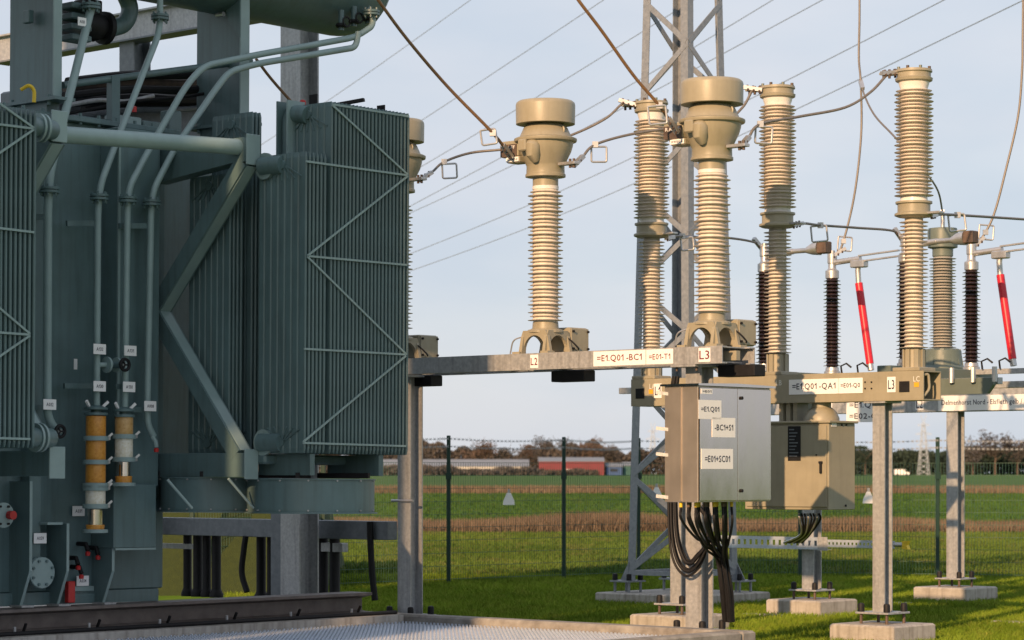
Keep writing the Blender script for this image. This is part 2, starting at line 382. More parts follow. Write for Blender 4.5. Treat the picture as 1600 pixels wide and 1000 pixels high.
blades('field_grass', len(x), (x, y, np.zeros(len(x))), .10, .06, .6, 'field', 'short green grass of the field behind the reeds', 'grass')

# ---- the oil pit with kerb and grating (yard grid)
GZ, KZ = .19, .26
mb = MB()
mb.box(-26, -14.5, 19.28, 19.5, -.3, KZ, .02)                  # far kerb
mb.box(-14.72, -14.5, 9, 19.28, -.3, KZ, .02)                     # right kerb
struct('pit_kerb', mb, 'concrete_d').matrix_world = GM
mb = MB(); mb.box(-26, KX+.42, 6, 19.27, -.3, KZ-.004); struct('transformer_foundation', mb, 'concrete').matrix_world = GM
mb = MB(); mb.box(KX, -14.5, 9, 19.4, -.32, -.1); struct('pit_floor', mb, 'gravel').matrix_world = GM
gr = thing('pit_grating', 'galvanised steel walkway grating covering the oil pit', 'grating', frame(-17, 16, 0))
pw = .25; npl = int(4.12/pw)
for i in range(npl):
    xx = KX+.43+17+i*pw; q = MB(); q.box(xx+.004, xx+pw-.004, -5.5, 3.27, GZ-.05, GZ-.02); q.build('grating_plank', 'grate', gr)
tm = MB()
for j in range(60):
    y = 3.2-j*.13
    for i in range(81):
        x = KX+.46+17+i*.05+(.025 if j % 2 else 0)
        tm.box(x, x+.020, y, y+.012, GZ-.019, GZ+.006)
tm.build('grip_teeth', 'grate', gr, kind='stuff')

# ---- far fields: buildings, trees, pylon
def tree(name, label, u, d, hgt, wid, m, n, group=None, trunk=.3, seed=0):
    r = np.random.default_rng(seed+int(u)); xw = (u-U0)/F*d
    root = thing(name, label, 'tree', Matrix.Translation((xw, d, 0)), group)
    t = MB(); t.tube([(0,0,-.3), (0,0,hgt*.3), (wid*.03,0,hgt*.55), (0,0,hgt*.8)], [hgt*.028, hgt*.022, hgt*.014, hgt*.006], 6)
    for k in range(7):
        a = r.random()*6.28; z0 = hgt*(.28+.4*r.random()); l = wid*(.25+.22*r.random())
        t.tube([(0,0,z0), (math.cos(a)*l*.6, math.sin(a)*l*.6, z0+l*.5), (math.cos(a)*l, math.sin(a)*l, z0+l*1.05)], [hgt*.012, hgt*.008, hgt*.003], 5)
    t.build('trunk', 'bark', root)
    c = MB(); lob = [(r.normal(0, wid*.2), r.normal(0, wid*.2), hgt*(.45+.38*r.random()), wid*(.16+.16*r.random())) for _ in range(9)]
    for k in range(n):
        cx, cy, cz, cr_ = lob[k % 9]; v = r.normal(size=3); v /= np.linalg.norm(v); v *= cr_*r.random()**.45
        p = np.array((cx, cy, cz))+v*np.array((1,1,.95)); s = wid*(.014+.024*r.random())
        e1 = r.normal(size=3); e1 /= np.linalg.norm(e1); e2 = np.cross(e1, r.normal(size=3)); e2 /= np.linalg.norm(e2)
        c.add([p-e1*s*1.6, p+e2*s*.6, p+e1*s*1.6, p-e2*s*.6], [(0,1,2,3)])
    me = bpy.data.meshes.new('crown'); me.from_pydata(c.v, [], c.f); me.materials.append(M[m]); link_mesh('crown', me, root)
    return root
TD = 1700
def wood(name, label, u0, u1, d, hpx, m, n, seed, amp=1.0):
    r = np.random.default_rng(seed); c = MB(); x0, x1 = (u0-U0)/F*d, (u1-U0)/F*d; pxm = d/F
    ph = r.random(6)*6.28
    for k in range(n):
        x = x0+(x1-x0)*r.random(); top = hpx*pxm*(.72+amp*(.16*math.sin(x*.06+ph[0])+.12*math.sin(x*.16+ph[1])+.10*math.sin(x*.41+ph[2])))
        z = top*r.random()**.75; y = d+r.random()*40; s = pxm*(1.0+1.5*r.random())
        e1 = np.array((r.normal()*.5, r.normal()*.5, 1)); e1 /= np.linalg.norm(e1); e2 = np.cross(e1, r.normal(size=3)); e2 /= np.linalg.norm(e2)
        p = np.array((x, y, z)); c.add([p-e1*s*1.5, p+e2*s*.8, p+e1*s*1.5, p-e2*s*.8], [(0,1,2,3)])
    me = bpy.data.meshes.new(name); me.from_pydata(c.v, [], c.f); me.materials.append(M[m])
    o = bpy.data.objects.new(name, me); scene.collection.objects.link(o); o['kind'] = 'stuff'; return tag(o, label, 'woodland')
wood('woodland', 'dark conifer wood along the horizon behind the white van', 1180, 1720, 1760, 54, 'pine', 34000, 3, .35)
wood('woodland', 'bare brown woodland on the horizon behind the red barn', 380, 1200, 1820, 58, 'twig', 46000, 5, .7)
wood('bramble_scrub', 'low brown scrub in front of the long grey shed', 560, 850, 1480, 17, 'greytwig', 7000, 9)
wood('bramble_scrub', 'low brown scrub along the front of the red barn', 850, 935, 1470, 9, 'twig', 1800, 10)
pm = TD/F
for i, (u, top, w, m) in enumerate([(640, 694, 46, 'twig'), (752, 690, 48, 'rusttwig'), (790, 698, 40, 'greytwig'), (822, 697, 34, 'rusttwig'), (878, 686, 40, 'greytwig'), (845, 681, 30, 'greytwig'), (915, 690, 44, 'rusttwig'), (955, 696, 40, 'twig')]):
    tree('bare_tree', 'bare autumn tree standing among the woodland behind the grey shed and red barn', u, TD+40+i*3, (745-top)*1.04*(TD+40)/F, w*1.15*(TD+40)/F, m, 900, 'bare trees behind the barn', seed=i)
for i, (u, top, w, m) in enumerate([(1352, 702, 36, 'pine'), (1520, 690, 52, 'greytwig'), (1555, 678, 60, 'twig'), (1590, 684, 56, 'greytwig'), (1622, 688, 50, 'twig')]):
    tree('bare_tree', 'bare grey-brown tree rising above the dark conifer wood', u, TD+20+i*3, (745-top)*1.03*(TD+20)/F, w*(TD+20)/F, m, 1100, 'bare trees above the conifers', seed=20+i)
def hall(name, label, u0, u1, d, eave, ridge, wall, roof, depth=14, windows=0, door=None):
    eave *= d/600; ridge *= d/600; depth *= 2
    x0, x1 = (u0-U0)/F*d, (u1-U0)/F*d; L = x1-x0
    root = thing(name, label, 'building', Matrix.Translation((x0, d, 0)))
    MB().box(0, L, 0, depth, -.2, eave).build('wall', wall, root)
    MB().prism([(-.4, eave-.1), (depth/2, ridge), (depth+.4, eave-.1), (depth+.4, eave+.1), (depth/2, ridge+.25), (-.4, eave+.12)], 'x', -.4, L+.4).build('roof', roof, root)
    for k in range(windows):
        xx = L*(k+.5)/windows; MB().box(xx-2.2, xx+2.2, -.06, .05, eave*.42, eave*.75).build('window', 'glass', root)
    if door: MB().box(L*door, L*door+7, -.08, .05, 0, eave*.45).build('door', 'white', root)
hall('grey_shed', 'long low farm shed with grey roof and pale wall', 566, 826, 1560, 2.0, 3.6, 'whitewall', 'roofg', 14, 14)
hall('red_barn', 'long red barn with grey roof beyond the fields', 842, 944, 1500, 3.2, 4.1, 'barn', 'roofg', 14, 0, .42)
hall('blue_shed', 'small blue shed beside the red barn', 947, 972, 1505, 2.0, 2.8, 'bluep', 'roofg', 8, 1)
hall('teal_shed', 'small teal shed next to the blue shed', 974, 1002, 1510, 2.2, 3.0, 'teal', 'roofg', 8, 0)
van = thing('parked_van', 'small white van parked in front of the conifer wood', 'van', Matrix.Translation(((1398-U0)/F*1300, 1300, 0)) @ Matrix.Scale(1.6, 4))
MB().prism([(0,.35),(4.6,.35),(4.7,1.0),(3.9,1.2),(3.3,2.0),(0,2.0)], 'y', 0, 1.9).build('body', 'white', van)
MB().prism([(3.25,1.25),(3.85,1.22),(3.35,1.85),(3.0,1.85)], 'y', -.02, 1.92).build('window', 'glass', van)
for xx in (.9, 3.7): MB().cyl((xx, -.05, .35), (xx, .2, .35), .35, 12).build('wheel', 'black', van)

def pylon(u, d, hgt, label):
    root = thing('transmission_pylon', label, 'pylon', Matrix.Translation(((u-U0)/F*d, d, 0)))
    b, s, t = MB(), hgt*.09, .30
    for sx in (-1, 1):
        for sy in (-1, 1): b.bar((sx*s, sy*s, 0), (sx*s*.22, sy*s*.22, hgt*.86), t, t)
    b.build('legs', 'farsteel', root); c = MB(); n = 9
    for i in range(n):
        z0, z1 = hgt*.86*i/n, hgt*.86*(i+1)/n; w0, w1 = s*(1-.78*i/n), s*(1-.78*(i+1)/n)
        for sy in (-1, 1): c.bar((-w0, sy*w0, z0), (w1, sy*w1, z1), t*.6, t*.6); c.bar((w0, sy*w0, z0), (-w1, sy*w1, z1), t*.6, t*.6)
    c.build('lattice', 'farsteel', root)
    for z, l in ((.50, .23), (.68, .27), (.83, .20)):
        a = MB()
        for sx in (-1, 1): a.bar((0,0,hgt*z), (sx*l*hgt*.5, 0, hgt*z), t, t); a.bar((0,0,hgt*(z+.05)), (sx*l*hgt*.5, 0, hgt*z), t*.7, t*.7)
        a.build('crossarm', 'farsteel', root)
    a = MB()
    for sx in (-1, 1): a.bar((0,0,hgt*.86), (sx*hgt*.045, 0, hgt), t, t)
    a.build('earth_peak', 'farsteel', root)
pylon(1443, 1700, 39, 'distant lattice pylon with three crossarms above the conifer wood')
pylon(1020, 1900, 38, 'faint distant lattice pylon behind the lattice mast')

for u, v, w in ((1190, 963, .5), (1395, 944, .5), (1588, 975, .6)):
    c = wp(u, v, 0); d = F*CAMZ/(v-VH)
    o = MB().box(-w/2, w/2, -.12, .12, -.1, .03, .008).build('duct_slab', 'concrete'); tag(o, {1190: 'small concrete slab in the lawn beside the disconnector footing', 1395: 'small concrete slab in the lawn beside the name board footing', 1588: 'small concrete slab in open lawn far from the footings'}[u], 'slab'); put(o, Matrix.Translation(((u-U0)/F*d, d, 0)) @ GROT)

# ================================================================== FENCE
def build_fence():
    P = [(300,36.6), (505,38.5), (701,40.3), (881,42.0), (998,43.2), (1250,43.0), (1465,42.3), (1690,41.4)]
    W = [Vector(((u-U0)/F*d, d, 0)) for u, d in P]
    root = thing('wire_fence', 'dark green double wire mesh fence with posts and barbed wire around the yard', 'fence', Matrix.Identity(4))
    for p in W:
        MB().box(p.x-.03, p.x+.03, p.y-.03, p.y+.03, -.1, 2.30, .006).build('post', 'fence', root)
        MB().box(p.x-.045, p.x+.045, p.y-.055, p.y-.031, 1.62, 1.72).build('clamp', 'fence', root)
    for a, b in zip(W[:-1], W[1:]):
        d = b-a; L = d.length; d /= L; mb = MB(); n = int(L/.05)
        for i in range(1, n): p = a+d*(L*i/n); mb.bar(p+Vector((0,0,.05)), p+Vector((0,0,1.885)), .005, .005, up=(1,0,0))
        for z in np.arange(.08, 2.04, .2):
            for s in (-.006, .006): mb.bar(a+Vector((0,s,z)), b+Vector((0,s,z)), .006, .006)
        mb.build('mesh_panel', 'fencew', root, kind='stuff')
    for z in (2.13, 2.25):
        pts = []
        for a, b in zip(W[:-1], W[1:]): pts += [a.lerp(b, t)+Vector((0, -.035, z-.03*math.sin(math.pi*t))) for t in np.linspace(0, .93, 8)]
        mb = MB(); mb.tube(pts, .0028, 4)
        for i in range(len(pts)-1):
            for t in (.15, .4, .65, .9):
                p = pts[i].lerp(pts[i+1], t); mb.bar(p+Vector((-.02,0,-.022)), p+Vector((.02,0,.022)), .006, .006); mb.bar(p+Vector((-.02,0,.022)), p+Vector((.02,0,-.022)), .006, .006)
        mb.build('barbed_wire', 'galv', root)
    for u, v, d in ((795, 777, 41.1), (1026, 768, 43.1), (1357, 775, 42.6)):
        c = wp(u, v, d-.08)
        o = thing('warning_plate', {795: 'white bottle-shaped plate on the fence between two plain posts', 1026: 'white bottle-shaped plate on the fence behind the lattice mast', 1357: 'white bottle-shaped plate on the fence beside the breaker column'}[u], 'sign', Matrix.Translation(c))
        MB().prism([(-.095,-.12),(.095,-.12),(.085,-.05),(.03,.07),(-.03,.07),(-.085,-.05)], 'y', 0, .008).build('plate', 'white', o)
        MB().box(-.02, .02, .001, .007, .07, .13).build('hanger', 'galv', o)
build_fence()

# ================================================================== LATTICE MAST
def build_mast():
    c = wp(1067, 922, 34.6); Mx = Matrix.Translation((c.x, c.y, 0)) @ GROT
    root = thing('lattice_mast', 'tall galvanised lattice steel mast behind the breaker', 'mast', Mx)
    z0, z1, s0, s1 = .30, 10.0, .52, .335
    S = lambda z: s0+(s1-s0)*(z-z0)/(z1-z0); cor = [(-1,-1),(1,-1),(1,1),(-1,1)]
    for sx, sy in cor:
        mb = MB(); w, t = .12, .013
        for (ax, ay, bx, by) in ((0,0,w,t), (0,t,t,w)):
            lo, hi = S(z0), S(z1); vs = []
            for zz, s in ((z0, lo), (z1, hi)):
                for (p, q) in ((ax, ay), (bx, ay), (bx, by), (ax, by)): vs.append((sx*(s-p), sy*(s-q), zz))
            mb.add(vs, [(3,2,1,0),(4,5,6,7),(0,1,5,4),(1,2,6,5),(2,3,7,6),(3,0,4,7)])
        mb.build('leg', 'galv_shaded', root)
    for f in range(4):
        a, b = cor[f], cor[(f+1) % 4]; z = z0+.12; i = f % 2
        while z < z1-.7:
            zz = z+.63; p, q = (a, b) if i % 2 == 0 else (b, a); s, e = S(z)-.008, S(zz)-.008
            P_, Q_ = Vector((p[0]*s, p[1]*s, z)), Vector((q[0]*e, q[1]*e, zz)); d = (Q_-P_).normalized()
            nrm = Vector(((a[0]+b[0])/2, (a[1]+b[1])/2, 0))
            MB().bar(P_+d*.03+nrm*.006, Q_-d*.03+nrm*.006, .014, .072, up=nrm.cross(d)).build('diagonal', 'galv_shaded', root)
            z = zz; i += 1
        s = S(z0+.1)-.02; MB().bar((a[0]*s, a[1]*s, z0+.1), (b[0]*s, b[1]*s, z0+.1), .05, .06).build('base_strut', 'galv_shaded', root)
    for sx, sy in cor:
        x, y = sx*s0, sy*s0
        MB().box(x-.17, x+.17, y-.17, y+.17, z0-.022, z0).build('base_plate', 'galv_shaded', root)
        g = MB(); g.prism([(x-.02*sx, z0), (x-.02*sx+.14*sx, z0), (x-.02*sx, z0+.24)], 'y', y-.006, y+.006); g.build('gusset', 'galv_shaded', root)
        for px_, py_ in ((-.12,-.12),(.12,-.12),(.12,.12),(-.12,.12)):
            bo = MB().cyl((x+px_, y+py_, .13), (x+px_, y+py_, z0+.02), .018, 8).build('anchor_bolt', 'galv_shaded', root)
            MB().lathe([(.035,z0+.002),(.035,z0+.07),(.03,z0+.085),(.01,z0+.09)], (x+px_, y+py_, 0), 10).build('bolt_cap', 'black', bo, True)
    f = tag(MB().box(-.83, .83, -.83, .83, -.2, .14, .015).build('footing', 'concrete'), 'wide flat concrete footing under the lattice mast', 'footing'); put(f, Mx)
build_mast()

# ------------------------------------------------------------------ common: footing and column
def footing(X, Y, label, s=.40, z=.195):
    o = MB().box(-s, s, -s, s, -.25, z, .018).build('footing', 'concrete'); tag(o, label, 'footing'); put(o, frame(X, Y))
def column(parent, x, y, z1, b=.15, zp=.295, ztop=.195):
    """H column with base plate standing on four anchor bolts"""
    o = hsection(b, b, .014, .010, zp+.02, z1, x, y).build('column', 'galv', parent)
    MB().box(x-.2, x+.2, y-.2, y+.2, zp, zp+.02, .003).build('base_plate', 'galv', parent)
    for sx in (-1, 1):
        for sy in (-1, 1):
            p, q = x+sx*.155, y+sy*.155
            bo = MB().cyl((p, q, ztop-.02), (p, q, zp+.03), .016, 8).build('anchor_bolt', 'rust', parent)
            MB().lathe([(.034,zp+.021),(.034,zp+.09),(.028,zp+.105),(.008,zp+.11)], (p, q, 0), 12).build('bolt_cap', 'black', bo, True)
    return o

# ================================================================== CURRENT TRANSFORMERS
CTX, CTY, CTS = -15.30, 19.86, 2.125
zb = px(GM, 853, 552, y=CTY-.15).z            # beam top
CTB = zb
def build_ct(Mx, label):
    root = thing('current_transformer', label, 'current transformer', Mx, 'current transformers on the steel beam')
    # foot: arched cast pedestal
    def arch(hw, top, rad, h):
        o = [(-hw, 0), (-hw+.045, 0)] + [(-.0-rad*math.cos(t), .02+rad*1.15*math.sin(t)) for t in np.linspace(.0, math.pi, 13)] + [(hw-.045, 0), (hw, 0)]
        return o + [(top+.03, h*.72), (top, h), (-top, h), (-top-.03, h*.72)]
    mb = MB(); h = .235
    for s in (-1, 1):
        mb.prism(arch(.215, .15, .145, h), 'y', s*.155-.018, s*.155+.018); mb.prism(arch(.215, .15, .145, h), 'x', s*.155-.018, s*.155+.018)
    for sx in (-1, 1):
        for sy in (-1, 1): mb.box(sx*.19-.05, sx*.19+.05, sy*.19-.05, sy*.19+.05, 0, .022)
    mb.lathe([(.19,h-.02),(.19,h),(.175,h+.012),(.165,h+.012)], seg=24)
    mb.build('pedestal', 'ral', root)
    bx = MB().box(-.17, .17, .18, .47, .02, .275, .012); bx.build('terminal_box', 'ral', root)
    lid = MB().box(.172, .185, .19, .46, .03, .265, .004).build('box_lid', 'ral', root)
    for yy in (.21, .44):
        for z in (.06, .235): MB().cyl((.186, yy, z), (.205, yy, z), .012, 8).build('lid_screw', 'black', lid)
    MB().tube(spline([(.12,.13,.19),(.20,.16,.14),(.24,.22,.07),(.20,.28,.05)]), .009, 6).build('secondary_cable', 'black', root, True)
    MB().tube(rounded([(-.17,-.10,.19),(-.30,-.16,.15),(-.32,-.18,.0),(-.32,-.19,-.07),(-.18,-.19,-.075)], .05), .008, 6).build('earth_strap', 'alu', root, True)
    MB().lathe([(.15,.245),(.15,.255),(.135,.26),(.13,.32),(.125,.325)]).build('lower_flange', 'rust' if 0 else 'ral', root, True)
    z0, z1 = .325, 1.665
    insulator(z0, z1, .125, .182, .160, .0395, 'sil', root)
    MB().lathe([(.128,z1),(.134,z1+.005),(.134,z1+.035),(.128,z1+.04)]).build('white_ring', 'sil_white', root, True)
    z = z1+.04
    # head: neck, flange, bowl, dome, cap
    MB().lathe([(.13,z),(.13,z+.085),(.205,z+.09),(.205,z+.115),(.195,z+.125),(.193,z+.20),(.20,z+.215),(.225,z+.27),(.26,z+.34),(.278,z+.40),(.283,z+.44),(.315,z+.445),(.32,z+.455),(.32,z+.475),(.30,z+.485),(.27,z+.49)]).build('head_bowl', 'ral', root, True)
    MB().lathe([(.27,z+.488),(.25,z+.53),(.225,z+.585),(.19,z+.62),(.15,z+.645),(.11,z+.66)]).build('bellows_dome', 'ral', root, True)
    cp = MB().lathe([(.12,z+.63),(.30,z+.625),(.30,z+.63),(.303,z+.815),(.297,z+.84),(.275,z+.858),(.20,z+.868),(.02,z+.872)], seg=40).build('expansion_cap', 'ral', root, True)
    # bulges on the bowl for the primary bars, terminal pads
    MB().tube([(.05,-.21,z+.43),(.05,-.25,z+.38),(.05,-.245,z+.30),(.05,-.20,z+.235)], [.07,.085,.075,.04], 14).build('boss', 'ral', root, True)
    MB().box(-.085, .02, -.335, -.26, z+.33, z+.45, .012).build('lug', 'ral', root)
    MB().box(-.43, -.19, -.21, .05, z+.30, z+.465, .012).build('primary_terminal_block', 'ral', root)
    MB().box(-.33, -.15, -.23, -.05, z+.235, z+.30, .01).build('terminal_bracket', 'ral', root)
    p = sign(root, '-y', (-.31,-.214,z+.365), .22, .125, ['RALFF', ''], ink='sil_white', m='rust', name='type_plate', tw=.8)
    p = sign(root, '-y', (-.24,-.234,z+.268), .17, .045, ['WWNN5-8'], ink='ink', m='white', name='rating_plate')
    t = MB().box(.20, .42, -.045, .045, z+.19, z+.22, .004).build('primary_terminal', 'alu', root)
    for xx in (.33, .38): MB().cyl((xx, 0, z+.16), (xx, 0, z+.25), .014, 8).build('terminal_bolt', 'rust', t)
    b = MB().box(-.50, -.39, -.10, -.02, z+.40, z+.425, .004).build('primary_terminal', 'alu', root)
    for xx in (-.47, -.43): MB().cyl((xx, -.06, z+.375), (xx, -.06, z+.455), .014, 8).build('terminal_bolt', 'rust', b)
    MB().tube([(.20+.05*math.cos(t), 0, z+.55+.05*math.sin(t)) for t in np.linspace(-.6, 3.2, 10)], .010, 6).build('lifting_eye', 'ral', root, True)
    return root
ctl = ['beige current transformer behind the end of the radiator bank, beam mark hidden', 'beige current transformer with drum cap standing at the L2 mark', 'beige current transformer with drum cap at the L3 mark above the stainless cabinet']
ctl[0] = 'beige current transformer half hidden behind the transformer radiators'
ct3 = build_ct(frame(CTX, CTY, CTB), ctl[2])
ct2 = copy_thing(ct3, frame(CTX-CTS, CTY, CTB), ctl[1]); ct1 = copy_thing(ct3, frame(CTX-2*CTS, CTY, CTB), ctl[0])

# ---- their support frame
sf = thing('support_frame', 'galvanised steel beam on two columns carrying the current transformers', 'support frame', frame(CTX, CTY))
h = px(GM, 930, 550.5, y=CTY-.26).z-px(GM, 930, 577, y=CTY-.26).z
x0, x1 = -5.2, .32
ch = [(-.26,0),(-.18,0),(-.18,-.012),(-.248,-.012),(-.248,-h+.012),(-.18,-h+.012),(-.18,-h),(-.26,-h)]
for s in (1, -1): MB().prism([(s*p, CTB+q-.0005) for p, q in (ch if s == 1 else ch[::-1])], 'x', x0, x1).build('channel_beam', 'galv', sf)
for xx in np.arange(-4.9, .3, .72): MB().box(xx-.04, xx+.04, -.245, .245, CTB-h+.014, CTB-h+.03).build('tie_plate', 'galv', sf)
for k in range(3):
    xx = -k*CTS; MB().box(xx-.26, xx+.26, -.2595, .2595, CTB-.013, CTB-.002).build('mounting_plate', 'galv', sf)
    MB().box(xx+.02, xx+.46, .06, .24, CTB-h-.115, CTB-h-.003, .006).build('cable_box', 'black', sf)
MB().box(.02, .315, -.03, .03, CTB-h+.035, CTB-.04).build('inner_stiffener', 'ral', sf)
XL = px(GM, 641, 700, y=CTY).x-CTX; XR = px(GM, 1093, 900, y=CTY).x-CTX
for xx in (XL, XR):
    column(sf, xx, 0, CTB-h-.02, b=.19, zp=.20, ztop=.10)
    MB().box(xx-.15, xx+.15, -.26, .26, CTB-h-.022, CTB-h-.002).build('head_plate', 'galv', sf)
    for s in (-1, 1): MB().cyl((xx+s*.12, -.2, CTB-h-.06), (xx+s*.12, -.2, CTB-h+.03), .012, 8).build('bolt', 'rust', sf)
for z in (1.05, 1.1): pass
MB().cyl((XL-.16, -.12, 1.43), (XL+.16, -.12, 1.43), .014, 8).build('earth_stud', 'alu', sf)
def on_beam(u, w, h_, t, ink='inkred', tw=.86, th=None):
    c = px(GM, u, 560, y=CTY-.262); sign(sf, '-y', (c.x-CTX, -.262, CTB-h/2), w, h_, [t], ink=ink, tw=tw, th=th)
on_beam(835, .105, h*.80, 'L2', th=.075); on_beam(968, .66, h*.86, '=E1.Q01 -BC1', th=.075); on_beam(1031, .33, h*.86, '=E01-T1', th=.055, tw=.8); on_beam(1101, .14, h*.80, 'L3', th=.085)
for xx in (XL, XR): footing(CTX+xx, CTY, 'low concrete footing of the current transformer frame behind the ' + ('pit corner beside the radiators' if xx == XL else 'pit kerb below the stainless cabinet'), .3, .10)

# ---- stainless cabinet on the right column
cz0, cz1 = px(GM, 1090, 785, x=-14.28).z, px(GM, 1090, 597, x=-14.28).z
cy0, cy1 = px(GM, 1090, 700, x=-14.28).y, px(GM, 1203, 700, x=-14.28).y
sc_ = thing('stainless_cabinet', 'stainless steel junction cabinet with white labels on the beam column', 'cabinet', frame(-14.28, cy0))
W_ = cy1-cy0; D_ = .375
MB().box(-D_, 0, 0, W_, cz0, cz1-.03, .004).build('housing', 'stain_side', sc_)
MB().prism([(-.03, cz1-.03), (W_+.04, cz1-.03), (W_+.04, cz1-.012), (W_*.5, cz1), (-.03, cz1-.012)], 'x', -D_-.03, .035).build('rain_roof', 'stain', sc_)
d1 = MB().box(.002, .02, .012, W_*.52, cz0+.012, cz1-.045, .004).build('door', 'stain', sc_)
d2 = MB().box(.002, .02, W_*.525, W_-.01, cz0+.012, cz1-.045, .004).build('door', 'stain', sc_)
for z in (cz0+.1, cz1-.13): MB().cyl((.022, W_*.57, z), (.036, W_*.57, z), .016, 10).build('lock', 'black', d2)
MB().box(-D_*.52, -D_*.48, -.012, -.001, cz0+.01, cz1-.035).build('side_seam', 'stain_side', sc_)
for z in (cz0+.04, cz0+.42, cz1-.42+.0, cz1-.10):
    MB().bar((-D_+.05, .02, z), (-D_-.07, -.03, z+.015), .03, .03).build('mounting_clip', 'galv', sc_)
def cab(u, v, w, h_, t, th):
    p = px(frame(-14.28, cy0), u, v, x=.021); sign(sc_, '+x', p, w, h_, [t], th=th, tw=.8)
cab(1109, 640, .33, .17, '=E1.Q01', .055); cab(1130.5, 668, .34, .175, '-BC1+S1', .055); cab(1120.5, 717, .46, .18, '=E01+SC01', .06); cab(1104, 611.5, .16, .045, '=E01', .022)
for i in range(16):
    yy = .04+i*.044; MB().cyl((-.22+.05*(i % 3), yy, cz0-.045), (-.22+.05*(i % 3), yy, cz0-.001), .016, 10).build('cable_gland', 'rust' if i % 2 else 'yellowp', sc_, True)
# cables from the glands to the column, one by one
G0 = frame(-14.28, cy0)
for i in range(16):
    yy = .04+i*.044; xx = -.22+.05*(i % 3); a = (i % 8)/7
    e = Vector((-.84+.07*(i // 8)+.02*(i % 2), CTY-cy0-.16+.10*(a-.5), cz0-.42-.05*(i % 4)))
    f = Vector((-.88+.06*(i // 8)+.015*(i % 2), CTY-cy0+.0+.06*a, .30))
    p = spline([(xx,yy,cz0-.04), (xx,yy+.01,cz0-.16-.02*(i % 3)), e*.5+Vector((xx,yy,cz0-.28))*.5, e, e*.5+f*.5+Vector((.01,.01,0)), f], 6)
    o = tag(MB().tube(p, .0125, 7).build('control_cable', 'black', None, True), 'black control cable running from the stainless cabinet down its column', 'cable', 'cables under the stainless cabinet'); put(o, G0)
for i in range(7):
    # the hanging loop of thick cables left of the cabinet
    M2 = GM; du = i*2.4+rng.normal(0, 1.6); Y_ = CTY-.15-.03*(i % 3)-.01*i
    pts = [px(M2, 1052+du*.5, 588, y=Y_), px(M2, 1046+du*.6, 640, y=Y_), px(M2, 1045+du*.7, 740, y=Y_), px(M2, 1046+du*.8, 830, y=Y_), px(M2, 1054+du, 878-du*.5, y=Y_), px(M2, 1073+du*.4, 899-du*1.4, y=Y_), px(M2, 1093-du*.3, 884-du, y=Y_), px(M2, 1106-du*.25, 850, y=Y_), px(M2, 1110-du*.3, 815, y=Y_), px(M2, 1105-du, 789, y=Y_)]
    o = tag(MB().tube(spline([p for p in pts], 7), .0125, 7).build('looped_cable', 'black', None, True), 'thick black cable hanging in a deep loop beside the stainless cabinet', 'cable', 'looped cables'); put(o, GM)

# ================================================================== CIRCUIT BREAKER
BRY = 22.2; BX = [px(GM, u, 500, y=BRY).x for u in (1018, 1215, 1428)]; BO = BX[1]
br = thing('circuit_breaker', 'three-pole high voltage circuit breaker on a cement grey beam with two columns', 'circuit breaker', frame(BO, BRY))
BF = frame(BO, BRY)
bt = px(BF, 1400, 582, y=-.16).z; bb = px(BF, 1400, 624, y=-.16).z
bx0, bx1 = px(BF, 986, 600, y=-.16).x, px(BF, 1443, 600, y=-.16).x
T_ = .012
beam = MB(); beam.box(bx0, bx1, -.16, -.16+T_, bb, bt); beam.box(bx0, bx1, .16-T_, .16, bb, bt); beam.box(bx0, bx1, -.159, .159, bt, bt+.012); beam.box(bx0, bx1, -.159, .159, bb-.012, bb)
beam.box(bx0, bx0+.01, -.147, .147, bb, bt)
beam.build('beam', 'ral', br)
MB().tube(rounded([(bx1-.03,-.12,bt-.03),(bx1+.0,-.07,bt-.02),(bx1+.0,-.05,bb+.10),(bx1-.02,-.12,bb+.03)], .04), .014, 8).build('end_lip', 'ral', br, True)
